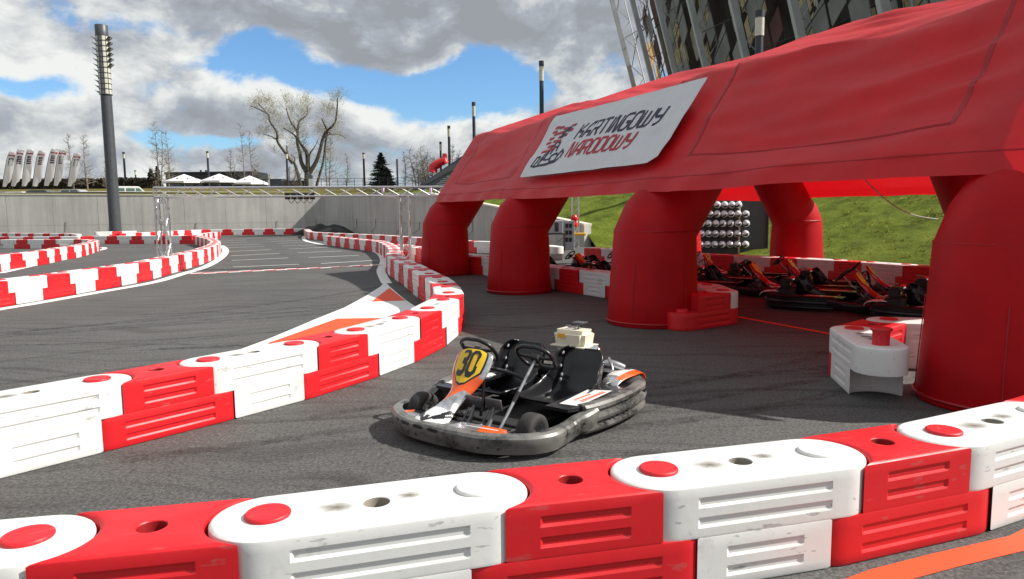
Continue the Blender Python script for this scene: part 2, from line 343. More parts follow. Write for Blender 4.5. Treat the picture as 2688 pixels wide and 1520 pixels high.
#==PART2==
# ------------------------------------------------------------------ interlocking barrier blocks
BD=.852; BW=.44; BH=.48; HR=BW/2
def half_outline(long,gx,inset=0,n=9):
    """list of (x,y,side) ; side=+-1 on straight wall, 0 on ends"""
    a=BD/2; r=HR-inset; xs=[-gx,-gx+.014,gx-.014,gx]; pts=[]
    if long:
        xe=a; 
        for x in [-xe]+xs: pts.append((x,-r,-1))
        for k in range(n*2+1): q=-math.pi/2+math.pi*k/(n*2); pts.append((a+r*math.cos(q),r*math.sin(q),0))
        for x in [xe]+xs[::-1]: pass
        for x in xs[::-1]+[-xe]: pts.append((x,r,1))
        for k in range(1,n*2): q=math.pi/2+math.pi*k/(n*2); pts.append((-a+r*math.cos(q),r*math.sin(q),0))
    else:
        Rr=HR+.014+inset; dx=math.sqrt(max(1e-9,Rr*Rr-r*r)); xe=a-dx; q0=math.atan2(r,dx)
        for x in [-xe]+xs: pts.append((x,-r,-1))
        for k in range(n*2+1): q=-q0+2*q0*k/(n*2); pts.append((a-Rr*math.cos(q),Rr*math.sin(q),0))
        for x in xs[::-1]+[-xe]: pts.append((x,r,1))
        for k in range(1,n*2): q=q0-2*q0*k/(n*2); pts.append((-a+Rr*math.cos(q),Rr*math.sin(q),0))
    return pts
def add_half(bm,long,gx,z0,z1,hole,mi_hole):
    G0=[(z0+.045,0),(z0+.057,1),(z0+.083,1),(z0+.095,0),(z0+.135,0),(z0+.147,1),(z0+.173,1),(z0+.185,0)]
    low=z0>.1; up_=z1<.3; e0=.0015 if low else .008; 
    lv=[(z0,e0,0),(z0+.003,e0*.4,0),(z0+.012,0,0)]+[(z,0,g) for z,g in G0]+([(z1-.016,0,0),(z1-.009,.0022,0),(z1-.003,.009,0),(z1,.018,0)] if not up_ else [(z1-.005,0,0),(z1,.0015,0)])
    rings=[]
    for z,ins,g in lv:
        ring=[]
        for x,y,s in half_outline(long,gx,ins):
            if g and s and abs(x)<gx-.007: y-=s*.009
            if s and not g and abs(x)<gx+.001 and z0+.03<z<z1-.03: y-=s*.0
            ring.append(bm.verts.new((x,y,z)))
        rings.append(ring)
    n=len(rings[0])
    for A,B in zip(rings,rings[1:]):
        for j in range(n): bm.faces.new((A[j],A[(j+1)%n],B[(j+1)%n],B[j]))
    bm.faces.new(rings[0][::-1])
    top=rings[-1]
    if not hole: bm.faces.new(top); return
    hr=.058; m=28
    c0=[bm.verts.new((hr*math.cos(2*math.pi*k/m),hr*math.sin(2*math.pi*k/m),z1)) for k in range(m)]
    edges=[]
    def E(a,b):
        e=bm.edges.get((a,b)) or bm.edges.new((a,b)); edges.append(e)
    for j in range(n): E(top[j],top[(j+1)%n])
    for k in range(m): E(c0[k],c0[(k+1)%m])
    bmesh.ops.triangle_fill(bm,use_beauty=True,use_dissolve=False,edges=edges)
    prev=c0
    for rr,z in ((.055,z1-.004),(.0535,z1-.02),(.052,z1-.17)):
        c=[bm.verts.new((rr*math.cos(2*math.pi*k/m),rr*math.sin(2*math.pi*k/m),z)) for k in range(m)]
        for k in range(m):
            f=bm.faces.new((prev[k],prev[(k+1)%m],c[(k+1)%m],c[k])); f.material_index=mi_hole if rr<.055 else 0
        prev=c
    f=bm.faces.new(prev); f.material_index=mi_hole
def block_mesh(name,white):
    bm=bmesh.new()
    add_half(bm,not white,.345 if not white else .20,0,.2405,False,1)
    add_half(bm,white,.345 if white else .20,.2395,BH,True,1)
    bmesh.ops.recalc_face_normals(bm,faces=bm.faces)
    me=bpy.data.meshes.new(name); bm.to_mesh(me); bm.free()
    me.materials.append(M['white'] if white else M['red']); me.materials.append(M['hole'] if white else M['holer'])
    for p in me.polygons: p.use_smooth=True
    me.set_sharp_from_angle(angle=rad(24)); return me
ME_W=block_mesh('white_barrier_block',True); ME_R=block_mesh('red_barrier_block',False)
def pin_mesh(name,m,rise=.017,stem=0):
    bm=bmesh.new(); z=rise+stem
    prof=[(.0,-.002),(.070 if stem else .088,-.002)]
    if stem: prof+=[(.070,stem-.03),(.075,stem-.012),(.088,stem-.004)]
    prof+=[(.090,z-.012),(.089,z-.006),(.084,z-.001),(.076,z),(.060,z-.0015),(.0,z-.0015)]
    lathe(bm,prof,32); bmesh.ops.recalc_face_normals(bm,faces=bm.faces)
    me=bpy.data.meshes.new(name); bm.to_mesh(me); bm.free(); me.materials.append(m)
    for p in me.polygons: p.use_smooth=True
    me.set_sharp_from_angle(angle=rad(50)); return me
PIN_R=pin_mesh('joint_pin',M['redcap']); PIN_W=pin_mesh('joint_pin',M['whitecap']); PIN_UP=pin_mesh('joint_pin',M['redcap'],.02,.13)
PIN_LOW=pin_mesh('joint_pin',M['redcap'],.06)
def chain(path):
    """joint positions every BD along a polyline"""
    P=[Vector(p).to_2d() for p in path]
    # densify with Catmull-Rom
    Q=[]
    for i in range(len(P)-1):
        p0=P[max(0,i-1)];p1=P[i];p2=P[i+1];p3=P[min(len(P)-1,i+2)]
        m=max(2,int((p2-p1).length/.04))
        for k in range(m):
            t=k/m; Q.append(.5*((2*p1)+(p2-p0)*t+(2*p0-5*p1+4*p2-p3)*t*t+(3*p1-p0-3*p2+p3)*t**3))
    Q.append(P[-1]); J=[Q[0]]
    i=1
    while i<len(Q):
        if (Q[i]-J[-1]).length>=BD: J.append(J[-1]+(Q[i]-J[-1]).normalized()*BD)
        else: i+=1
    return J
def row(J,first,desc,start,group,pins='all',pincol=None,skip=()):
    n=len(J)-1; cnt={'white':0,'red':0}
    for i in range(n):
        white=(i%2==0)==(first=='W'); cname='white' if white else 'red'; k=cnt[cname]; cnt[cname]+=1
        if i in skip: continue
        a,b=J[i],J[i+1]; c=(a+b)/2; ang=math.atan2(b.y-a.y,b.x-a.x)+(R.uniform(-.008,.008))
        o=bpy.data.objects.new(cname+'_barrier_block',ME_W if white else ME_R); C.objects.link(o)
        o.location=(c.x,c.y,0.002); o.rotation_euler=(0,0,ang)
        tag(o,f'{cname} block, {ordn(k)} {cname} from the {start} of the {desc}','barrier block',group)
        if pins=='all' and white:
            for e in (-1,1):
                col=pincol(i,e) if pincol else 'R'
                if col is None: continue
                me={'R':PIN_R,'W':PIN_W,'U':PIN_UP}[col]
                p=bpy.data.objects.new('joint_pin',me); C.objects.link(p); p.parent=o; p.location=(e*BD/2,0,BH); p['label']='white pin cap' if col=='W' else 'red pin cap'
                p.rotation_euler=(0,0,R.uniform(0,6))
# foreground row (pins read off the photo, extended a little past both sides of the frame)
A=[G(x,y,.497).to_2d() for x,y in [(94,1399),(708,1343),(1250,1275),(1731,1226),(2140,1179),(2485,1125)]]
# even out the spacing: walk outwards from the middle joint keeping the measured headings
JA=[None]*6; JA[2]=A[2]
for i in (3,4,5): JA[i]=JA[i-1]+(A[i]-A[i-1]).normalized()*BD
for i in (1,0): JA[i]=JA[i+1]+(A[i]-A[i+1]).normalized()*BD
d=(JA[5]-JA[4]).normalized(); d.rotate(Matrix.Rotation(.10,2)); JA.append(JA[5]+d*BD); d.rotate(Matrix.Rotation(.1,2)); JA.append(JA[6]+d*BD)
d=(JA[0]-JA[1]).normalized(); JA.insert(0,JA[0]+d*BD); JA.insert(0,JA[0]+d*BD)
# joints: idx0,1 left offscreen; JA[2]=px94 (right pin of a white block)
row(JA,'R','nearest barrier','left end','blocks of the nearest barrier',pincol=lambda i,e:('W' if (e>0 and i>1) else 'R'))
Bt=[(255,992),(539,942),(767,900),(929,864),(1047.5,833),(1120.7,807),(1161.8,785.7),(1178.8,767.9),(1172.5,752.7),(1163.6,739.3),(1148.4,727.7),(1131.4,719.6),(1116.8,712.1),(1101,703.6),(1088.6,696),(1065.4,685.4),(1036.8,671.4),(1034,663.4),(1038.6,657.1),(1031,646),(1024,642),(1000,632),(960,628),(900,622),(850,617)]
Bp=[G(x,y,.497).to_2d() for x,y in Bt]
dd=(Bp[0]-Bp[1]).normalized(); Bp=[Bp[0]+dd*BD*2,Bp[0]+dd*BD]+Bp
JB=chain(Bp)
row(JB,'R','barrier behind the front kart','near end','blocks of the barrier behind the front kart')
def pxrow(pts,z=.48,nudge=(0,0)): return [G(x,y,z).to_2d()+Vector(nudge) for x,y in pts]
D=pxrow([(0,738),(103,725.5),(251,706),(361,691),(440,675),(476,667),(504,661),(530.5,655),(544.5,650),(560,645),(569,639),(572,634),(566,630.4),(558,626.5),(518,618.7)],nudge=(-.15,.1))
D.insert(0,D[0]+(D[0]-D[1]).normalized()*1.6)
JD=chain(D); row(JD,'W','barrier left of the straight','near end','blocks of the left barrier of the straight')
JJ=chain([Vector((-15.4,20.3))]+pxrow([(0,669),(59,663),(101,658.5),(137,652.4),(168,648),(194,645),(217.5,640),(238,635),(247,632),(244,630.5),(233,629),(210,628),(155,628.6),(0,629)]))
row(JJ,'W','left-edge hairpin barrier','near end','blocks of the left hairpin barrier')
def simple(px,first,desc,start,group,pins=None,z=.48,pre=None):
    P=pxrow(px,z); 
    if pre: P=[Vector(p) for p in pre]+P
    J=chain(P); row(J,first,desc,start,group,pins=pins); return J
simple([(513,618.6),(430,618.8),(249,619.5),(208,620.5),(100,621.5),(-60,622)],'R','shaded middle barrier','right end','blocks of the shaded middle barrier')
simple([(517,615.7),(540,612),(568,608.5),(578,608),(591,608)],'W','far hairpin spur','left end','blocks of the short spur barrier')
simple([(803,599.8),(700,600.8),(592,602),(530,603),(473,604.8),(397,609),(283,614.5)],'W','barrier under the sunlit wall','right end','blocks of the far barrier')
simple([(-40,611.5),(36,612),(100,612.6),(178,613),(210,615)],'W','farthest left barrier','left end','blocks of the farthest left barrier')
simple([(255,608.5),(300,607.5),(357,606)],'W','tiny barrier by the lamp','left end','blocks at the foot of the big lamp')
simple([(803,599.8),(808,604),(814.6,608),(839,610),(895,612.5),(1004,617),(1105,623.5),(1233,632),(1296,634),(1400,640),(1478,649)],'R','barrier under the shaded wall','far end','blocks under the shaded right wall')
T=pxrow([(1045,640),(1108,650),(1232,670),(1290,674),(1450,697),(1618,715),(1800,735)])
jR=Vector((3.10,10.45)); T=T[:-1]+[Vector((2.75,12.3)),Vector((3.15,11.35)),jR]
JT=chain(T)
# last joint -> red end block turned back towards the camera-left
sh=jR-JT[-1]; JT=[p+sh*(i/(len(JT)-1)) for i,p in enumerate(JT)]
dr=(Vector((2.06,9.75))-jR).normalized(); JT.append(jR+dr*BD)
n_=len(JT)-1; row(JT,'R' if n_%2==1 else 'W','barrier through the tent feet','far end','blocks of the barrier through the tent feet')
o=bpy.data.objects.new('joint_pin',PIN_LOW)
endb=[q for q in C.objects if q.type=='MESH' and 'barrier_block' in q.name][-1]
for q in C.objects:
    if 'red_barrier_block' in q.name and (q.location.to_2d()-(JT[-1]+JT[-2])/2).length<.05: endb=q
C.objects.link(o); o.parent=endb; o.location=((BD/2),0,.22)
K0=G(2312,905,.48).to_2d(); K1=K0+(G(2236,860,.48).to_2d()-K0).normalized()*BD; K2=K1+(Vector((4.39,7.87))-K1).normalized()*BD; K3=K2+Vector((.97,-.25)).normalized()*BD
row([K0,K1,K2,K3],'W','barrier beside nearest tent foot','near end','blocks beside the nearest tent foot',pincol=lambda i,e:'U' if (i==0 and e<0) else 'R')
U=pxrow([(1540,650),(1561,651),(1620,653),(1700,657),(1864,667),(2153,680),(2430,698)]); U.append(U[-1]+(U[-1]-U[-2]).normalized()*1.5)
JU=chain(U); row(JU,'R','barrier behind the parked karts','far end','blocks of the back barrier behind the parked karts')

def stain_mat():
    m,nt,b=new_mat('brown_grime'); L=nt.links.new; tc=nd(nt,'ShaderNodeTexCoord'); b.inputs['Base Color'].default_value=(.16,.13,.09,1); b.inputs['Roughness'].default_value=.9
    ln=nd(nt,'ShaderNodeVectorMath',operation='LENGTH'); L(tc.outputs['Object'],ln.inputs[0])
    n=nd(nt,'ShaderNodeTexNoise',Scale=9.0,Detail=8.0,Roughness=.75); L(tc.outputs['Object'],n.inputs['Vector'])
    a=nd(nt,'ShaderNodeMath',operation='MULTIPLY_ADD'); a.inputs[1].default_value=-7.0; a.inputs[2].default_value=.42; L(ln.outputs['Value'],a.inputs[0])
    c=nd(nt,'ShaderNodeMath',operation='ADD'); L(a.outputs[0],c.inputs[0]); L(n.outputs['Fac'],c.inputs[1])
    r=nd(nt,'ShaderNodeMapRange'); r.inputs['From Min'].default_value=.42; r.inputs['From Max'].default_value=.95; r.inputs['To Max'].default_value=.75; L(c.outputs[0],r.inputs['Value'])
    t=nd(nt,'ShaderNodeBsdfTransparent'); mx=nd(nt,'ShaderNodeMixShader'); out=[q for q in nt.nodes if q.type=='OUTPUT_MATERIAL'][0]
    L(r.outputs[0],mx.inputs[0]); L(t.outputs[0],mx.inputs[1]); L(b.outputs[0],mx.inputs[2]); L(mx.outputs[0],out.inputs[0]); return m
M['stain']=stain_mat()
def stain(blk,x,y,r,sx=1.5):
    bm=bmesh.new(); f=bm.faces.new([bm.verts.new((.085*math.cos(q),.085*math.sin(q),0)) for q in [2*math.pi*k/24 for k in range(24)]])
    o=link('grime_stain',bm,M['stain'],blk); o.location=(x,y,BH+.0012); o.scale=(sx*r,r,1)
near=[o for o in C.objects if o.name.startswith('white_barrier_block') and o.location.length<8.5]
for o in near:
    q=o.location
    stain(o,-.16+R.uniform(-.03,.03),.0,R.uniform(.8,1.05)); 
    if R.random()<.7: stain(o,.14,.03,R.uniform(.55,.8))
for o in [o for o in C.objects if o.name.startswith('red_barrier_block') and o.location.length<8.5]:
    pass
# ------------------------------------------------------------------ ground and painted markings
bm=bmesh.new(); poly(bm,[(-1500,-60,0),(1500,-60,0),(1500,2500,0),(-1500,2500,0)]); struct(link('asphalt_ground',bm,M['asphalt']))
def marking(name,polys,m,z):
    bm=bmesh.new()
    for q in polys: poly(bm,[(p[0],p[1],z) for p in q])
    o=link(name,bm,m); return struct(o)
def band(path,w,closed=False):
    out=[]; return [list(q) for q in ribbon(path,w)]
def smooth(P,step=.3):
    P=[Vector(p).to_2d() for p in P]; Q=[]
    for i in range(len(P)-1):
        p0=P[max(0,i-1)];p1=P[i];p2=P[i+1];p3=P[min(len(P)-1,i+2)]; m=max(2,int((p2-p1).length/step))
        for k in range(m):
            t=k/m; Q.append(.5*((2*p1)+(p2-p0)*t+(2*p0-5*p1+4*p2-p3)*t*t+(3*p1-p0-3*p2+p3)*t**3))
    Q.append(P[-1]); return Q
gp=lambda L:[G(x,y).to_2d() for x,y in L]
marking('white_edge_line',band(smooth([(-9.35,11.2)]+gp([(0,812),(80,799),(250,769),(400,742),(470,722),(540,700),(578,678),(592,662),(590,652),(580,645)])),.28),M['pwhite'],.004)
marking('white_edge_line',band(smooth(gp([(0,717),(100,694),(180,674),(250,659),(273,654),(272,650),(255,650)])),.24),M['pwhite'],.004)
marking('white_edge_line',band(smooth(gp([(798,614.5),(805,618),(797,623),(803,632),(828,638.5),(848,642),(900,648),(955,656),(990,663),(1006,680),(1004,697),(1000,712),(1010,735),(1016,744)])),.25),M['pwhite'],.004)
marking('white_edge_line',band(smooth(gp([(592,616.3),(700,614.8),(798,614.4)]),1.5),.35),M['pwhite'],.005)
marking('white_edge_line',band(smooth(gp([(440,637.5),(510,640),(540,647),(575,652)]),.5),.2),M['pwhite'],.006)
# painted kerb triangle
tri=gp([(1010,739),(1022,752),(1060,785),(1100,812)])+[Vector((-1.62,11.2)),Vector((-2.0,9.4)),Vector((-2.7,8.1)),Vector((-3.5,7.4))]+gp([(600,930),(640,915),(700,893),(760,868),(830,838),(905,808),(960,778),(1000,752)])
bm=bmesh.new(); f=poly(bm,[(p.x,p.y,.0075) for p in tri]); bmesh.ops.triangulate(bm,faces=[f]); struct(link('white_kerb_area',bm,M['pwhite']))
marking('orange_kerb_patch',[[p for p in gp([(1022,757),(1063,790),(975,793)])]],M['porange'],.012)
marking('orange_kerb_patch',[[p for p in gp([(885,838),(1012,836)])]+[Vector((-2.55,9.4)),Vector((-2.95,8.5))]+gp([(705,902)])],M['porange'],.012)
# start line: two rows of alternating dashes
a=G(500,719).to_2d(); b=G(1001,695.5).to_2d(); d=(b-a).normalized(); n2=Vector((-d.y,d.x)); L_=(b-a).length; k=17; W_=[];R_=[]
for i in range(k):
    for r_ in (0,1):
        s0=L_*i/k; s1=L_*(i+1)/k; q=[a+d*s0+n2*(.11*r_*2-.22),a+d*s1+n2*(.11*r_*2-.22),a+d*s1+n2*(.11*r_*2),a+d*s0+n2*(.11*r_*2)]
        (W_ if (i+r_)%2 else R_).append(q)
marking('start_line_white_dashes',W_,M['pwhite'],.005); marking('start_line_red_dashes',R_,M['pred'],.0052)
GLN=[((612,701),(785,694)),((608,684),(756,677)),((606,671.5),(734,665.5)),((602,660.5),(712,655.5)),((590,651),(694,647)),((583,644.5),(683,641)),((577,638),(650,635.5)),((572,633),(648,630)),
((843,692),(994,683)),((811,676),(942,670.5)),((781,664),(898,659)),((758,654),(860,649)),((740,645.5),(832,643)),((729,639),(808,636)),((712,634),(790,631)),((700,629),(772,627))]
Q=[]
for (x0,y0),(x1,y1) in GLN:
    p,q=G(x0,y0).to_2d(),G(x1,y1).to_2d(); Q+=band([p,q],.10)
marking('grid_lines',Q,M['pwhite'],.004)
marking('orange_line',band([Vector((1.2,2.84)),G(2320,1514).to_2d(),G(2480,1472).to_2d(),G(2688,1423).to_2d(),Vector((4.2,4.45))],.135),M['porange'],.004)
marking('orange_line',band([G(1925,830).to_2d(),G(2175,876).to_2d(),Vector((5.0,8.0))],.09),M['porange'],.004)

# rubber left by tyres: thin worn ribbons following the racing line
def rubber_mat():
    m,nt,b=new_mat('tyre_rubber_mark'); L=nt.links.new; tc=nd(nt,'ShaderNodeTexCoord'); b.inputs['Base Color'].default_value=(.02,.02,.02,1); b.inputs['Roughness'].default_value=.6
    mp=nd(nt,'ShaderNodeMapping'); mp.inputs['Scale'].default_value=(3,3,1); L(tc.outputs['Object'],mp.inputs[0]); n=nd(nt,'ShaderNodeTexNoise',Scale=2.0,Detail=9.0,Roughness=.8); L(mp.outputs[0],n.inputs['Vector'])
    r=nd(nt,'ShaderNodeMapRange'); r.inputs['From Min'].default_value=.42; r.inputs['From Max'].default_value=.72; r.inputs['To Max'].default_value=.55; L(n.outputs['Fac'],r.inputs['Value'])
    t=nd(nt,'ShaderNodeBsdfTransparent'); mx=nd(nt,'ShaderNodeMixShader'); out=[q for q in nt.nodes if q.type=='OUTPUT_MATERIAL'][0]
    L(r.outputs[0],mx.inputs[0]); L(t.outputs[0],mx.inputs[1]); L(b.outputs[0],mx.inputs[2]); L(mx.outputs[0],out.inputs[0]); return m
M['rubber']=rubber_mat()
sk=[]; rs_=random.Random(21)
for k in range(20):
    if k<12: x0=rs_.uniform(-8.0,-4.2); y0=rs_.uniform(6.5,12); a0=rs_.uniform(-.1,.9); cv=rs_.uniform(-.10,.16); n_=rs_.randint(14,34)
    else: x0=rs_.uniform(-3.4,1.2); y0=rs_.uniform(3.9,6.6); a0=rs_.uniform(.0,.75); cv=rs_.uniform(-.08,.14); n_=rs_.randint(8,16)
    P=[]; x,y,a=x0,y0,a0
    for j in range(n_):
        P.append((x,y)); x+=math.cos(a)*.3; y+=math.sin(a)*.3; a+=cv*.3
    sk.append((P,rs_.uniform(.08,.16)))
for k,(P,w_) in enumerate(sk):
    marking('tyre_mark',band(P,w_),M['rubber'],.0016+.0001*k)
# ------------------------------------------------------------------ terraces, grass bank, retaining walls
Yb=[(-130,48),(-43,57.5),(-16.6,64.5)]
# boundary vertices: (x,y, outward, profile [(d,z)])
back=[(0,3.50),(.6,3.52),(3,3.68),(4,3.55),(18,4.15),(26,4.6),(34,5.0),(46,5.5),(60,5.9),(120,6.2),(600,6.5),(2400,7)]
mid =[(0,3.2),(.6,3.22),(3,3.4),(4,3.45),(18,3.8),(26,4.2),(34,4.6),(46,5.2),(60,5.9),(120,6.2),(600,6.5),(2400,7)]
endw=[(0,.9),(.6,1.0),(3,1.9),(4,2.35),(10,4.9),(16,7.2),(18,7.6),(24,7.8),(60,7.8),(120,7.8),(600,7.8),(2400,7.8)]
foot=[(0,0.0),(.6,.1),(3,.8),(4,1.1),(10,3.3),(16,5.6),(18,6.4),(24,7.6),(60,7.8),(120,7.8),(600,7.8),(2400,7.8)]
BV=[((-130,48.3),(-.1,1),back),((-43,57.8),(-.05,1),back),((-16.6,64.8),(.05,1),mid),((-10.0,55.2),(.35,.94),mid),((-3.0,44.0),(.7,.7),[(d,z*.5+w*.5) for (d,z),(_,w) in zip(mid,endw)]),
((3.4,33.8),(.8,.6),endw),((3.9,33.0),(.85,.5),foot),((7.6,26.2),(.88,.48),foot),((11.5,19),(.9,.44),foot),((16,10),(.9,.4),foot),((22,-2),(.9,.3),foot),((32,-25),(.9,.2),foot)]
def bnd(t):
    i=min(len(BV)-2,int(t)); f=t-i; A_,B_=BV[i],BV[i+1]
    p=Vector(A_[0]).lerp(Vector(B_[0]),f); o_=Vector(A_[1]).lerp(Vector(B_[1]),f).normalized(); pr=[(x[0]*(1-f)+y[0]*f,x[1]*(1-f)+y[1]*f) for x,y in zip(A_[2],B_[2])]
    return p,o_,pr
def prof(pr,d):
    for (d0,z0),(d1,z1) in zip(pr,pr[1:]):
        if d<=d1: return z0+(z1-z0)*(d-d0)/(d1-d0)
    return pr[-1][1]
ds=[0,.3,.6,1,1.5,2,2.5,3,3.5,4,4.7,5.4,6.1,6.8,7.5,8.2,9,10,11,12,13,14,15,16,17,18,21,24,27,30,34,40,46,60,120,600,2400]
def terr(ts,dmin=0,dmax=1e9,bump=.12):
    bm=bmesh.new(); rows=[]
    for t in ts:
        p,o_,pr=bnd(t); r=[]
        for d_ in ds:
            q=p+o_*d_; z=prof(pr,d_)
            if d_>1 and d_<40: z+=bump*(noise.noise(Vector((q.x*.9,q.y*.9,0)))+.5*noise.noise(Vector((q.x*2.7,q.y*2.7,3))))
            r.append(bm.verts.new((q.x,q.y,z)))
        rows.append(r)
    for A_,B_ in zip(rows,rows[1:]):
        for j in range(len(ds)-1): bm.faces.new((A_[j],B_[j],B_[j+1],A_[j+1]))
    return bm
struct(link('upper_terrace',terr([i/6 for i in range(0,13)]+[2+i/8 for i in range(1,9)],bump=.03),M['grasstop'],smooth=60))
struct(link('grass_bank',terr([3+i/24 for i in range(0,9*24-0) if 3+i/24<=11],bump=.13),M['grass'],smooth=60))
bm=bmesh.new()   # access road on the terrace
poly(bm,[(-130,71,4.02+.12),(-43,71.5,4.05),(-17,79,4.0),(-17,81,4.05),(-43,77.0,4.28),(-130,75,4.3)]); struct(link('terrace_road',bm,mat('pale_road',(.32,.31,.29),.85,var=.2,scale=.5)))
def wall(name,P,th,label,group=None,joints=3.4):
    """P list of (x,y,ztop); thickness goes to the back"""
    t=None; bm=bmesh.new(); ps=[Vector((p[0],p[1])) for p in P]
    d=[(ps[min(i+1,len(ps)-1)]-ps[max(i-1,0)]).normalized() for i in range(len(ps))]
    fr=[];bk=[]
    for p,q,dn in zip(P,ps,d):
        n=Vector((-dn.y,dn.x)); w=q+n*th
        fr.append((bm.verts.new((q.x,q.y,-.3)),bm.verts.new((q.x,q.y,p[2])))); bk.append((bm.verts.new((w.x,w.y,-.3)),bm.verts.new((w.x,w.y,p[2]))))
    for i in range(len(P)-1):
        bm.faces.new((fr[i][0],fr[i+1][0],fr[i+1][1],fr[i][1])); bm.faces.new((bk[i][0],bk[i][1],bk[i+1][1],bk[i+1][0])); bm.faces.new((fr[i][1],fr[i+1][1],bk[i+1][1],bk[i][1]))
    for e in (0,-1): bm.faces.new((fr[e][0],fr[e][1],bk[e][1],bk[e][0]))
    r=link(name,bm,M['concrete']); tag(r,label,'wall',group)
    # joint grooves, tie holes as thin recessed strips, cap
    bj=bmesh.new(); bc=bmesh.new(); acc=0
    for i in range(len(P)-1):
        a_,b_=ps[i],ps[i+1]; L__=(b_-a_).length; dn=(b_-a_).normalized(); n=Vector((dn.y,-dn.x)); ang=math.atan2(dn.y,dn.x); k=int(L__/joints)
        for j in range(1,k+1):
            s=L__*(j-.3)/(k+.4); q=a_+dn*s; zt=P[i][2]+(P[i+1][2]-P[i][2])*s/L__
            mx=Matrix.Translation((q.x,q.y,0))@Matrix.Rotation(ang,4,'Z')
            wd=.012 if j%2 else .006
            box(bj,-wd,wd,-.004,.02,0.0,zt-.06,0,mx)
            if R.random()<.7:   # bent anchor bars leaning from the wall
                tube(bj,[mx@Vector((.9,-.03,.95+R.uniform(0,.3))),mx@Vector((.9,-.05,.55)),mx@Vector((.5+R.uniform(-.2,.2),-.25,.2))],.02,5)
        zz=min(P[i][2],P[i+1][2])
        if zz>1.2:
            mx=Matrix.Translation((a_.x,a_.y,0))@Matrix.Rotation(ang,4,'Z'); box(bj,0,L__,-.003,.02,.93,.945,0,mx)
        # cap strip follows the slope
        q0=a_+n*.04; q1=b_+n*.04; r0=a_-n*(th+.04); r1=b_-n*(th+.04)
        vs=[(q0,P[i][2]),(q1,P[i+1][2]),(r1,P[i+1][2]),(r0,P[i][2])]
        lo=[bc.verts.new((v.x,v.y,z+.002)) for v,z in vs]; hi=[bc.verts.new((v.x,v.y,z+.1)) for v,z in vs]
        for f_ in ([lo[3],lo[2],lo[1],lo[0]],hi,[lo[0],lo[1],hi[1],hi[0]],[lo[1],lo[2],hi[2],hi[1]],[lo[2],lo[3],hi[3],hi[2]],[lo[3],lo[0],hi[0],hi[3]]): bc.faces.new(f_)
    link('joint_and_bar',bj,mat('wall_joint',(.20,.195,.18),.9),r)
    link('cap',bc,mat('pale_coping',(.58,.55,.46),.8,var=.15),r)
    return r
wall('concrete_wall',[(-130,48,3.45),(-43,57.5,3.45),(-16.1,64.62,3.22)],.4,'long sunlit concrete retaining wall across the back of the track')
wall('concrete_wall',[(-16.75,64.42,3.215),(-9.6,54.6,3.05),(-5.6,48.2,2.90),(3.4,33.4,.98)],.4,'shaded concrete wing wall with a sloping top to the right of the corner')
#==PART3==
# ------------------------------------------------------------------ red inflatable tent
LEG=[Vector((-1.80,19.30,0)),Vector((.15,14.9,0)),Vector((2.10,10.6,0)),Vector((4.22,6.0,0))]
NV=Vector((.899,.438,0)); UV=Vector((.44,-.898,0)); SP=8.0
OUT=[(-.62,1.35),(-.10,2.10),(1.0,3.70),(4.0,4.70),(7.0,3.70),(8.10,2.10),(8.62,1.35)]
def pt(leg,s,z): return leg+NV*s+Vector((0,0,z))
tent=empty('inflatable_tent',(2.1,10.6,0),0,'big red inflatable arched tent sheltering the parked karts','tent')
def reloc(o,par):
    o.parent=par; o.matrix_parent_inverse=Matrix.Translation(-par.location)
# centre line of one arch with radii; kinks softened by doubled rings
CL=[((0,0),.70),((0,.02),.71),((0.0,.35),.685),((0.02,.9),.66),((.03,1.28),.645),((.12,1.50),.61),((.30,1.70),.575),((1.22,2.98),.545),((1.36,3.13),.54),((1.56,3.28),.53),((3.72,4.02),.52),((4.0,4.08),.52)]
CL=CL+[((8-s,z),r) for (s,z),r in CL[::-1][1:]]
def arch(leg,idx):
    bm=bmesh.new(); n=40; pts=[pt(leg,s,z) for (s,z),_ in CL]; rings=[]
    for i,(p,(_,r)) in enumerate(zip(pts,CL)):
        t=((pts[min(i+1,len(pts)-1)]-p).normalized() if i<len(pts)-1 else Vector()) + ((p-pts[i-1]).normalized() if i else Vector())
        if i in (0,len(pts)-1): t=Vector((0,0,1 if i==0 else -1))
        t.normalize(); a=UV.normalized(); b=t.cross(a).normalized()
        ring=[]
        for j in range(n):
            q=2*math.pi*j/n
            rr=r*.95*(1+.012*noise.noise(Vector((math.cos(q)*1.5+idx*7,math.sin(q)*1.5,i*.8))))
            ring.append(bm.verts.new(p+a*math.cos(q)*rr+b*math.sin(q)*rr))
        rings.append(ring)
    for A_,B_ in zip(rings,rings[1:]):
        for j in range(n): bm.faces.new((A_[j],A_[(j+1)%n],B_[(j+1)%n],B_[j]))
    bm.faces.new(rings[0][::-1]); bm.faces.new(rings[-1])
    o=link('arch',bm,M['nylon'],smooth=180); reloc(o,tent)
    # seam tapes: rings at the kinks, vertical lines on the legs
    for (s,z),r in (((.055,1.37),.652),((7.945,1.37),.652),((0,.06),.715),((8,.06),.715)):
        bs=bmesh.new(); c=pt(leg,s,z); tube(bs,[c+Vector((math.cos(q)*(r*.95+.004),math.sin(q)*(r*.95+.004),0)) for q in [2*math.pi*j/36 for j in range(36)]],.007 if z>1 else .014,5,closed=True); o2=link('seam_ring',bs,M['piping']); o2.parent=o
    for q in (-2.2,-1.0,2.6):
        bs=bmesh.new(); d_=Vector((math.cos(q),math.sin(q),0)); tube(bs,[leg+d_*.672+Vector((0,0,.03)),leg+d_*.657+Vector((0,0,.35)),leg+NV*.02+d_*.634+Vector((0,0,.9))],.005,5); o2=link('vertical_seam',bs,M['piping']); o2.parent=o
for i,l in enumerate(LEG): arch(l,i)
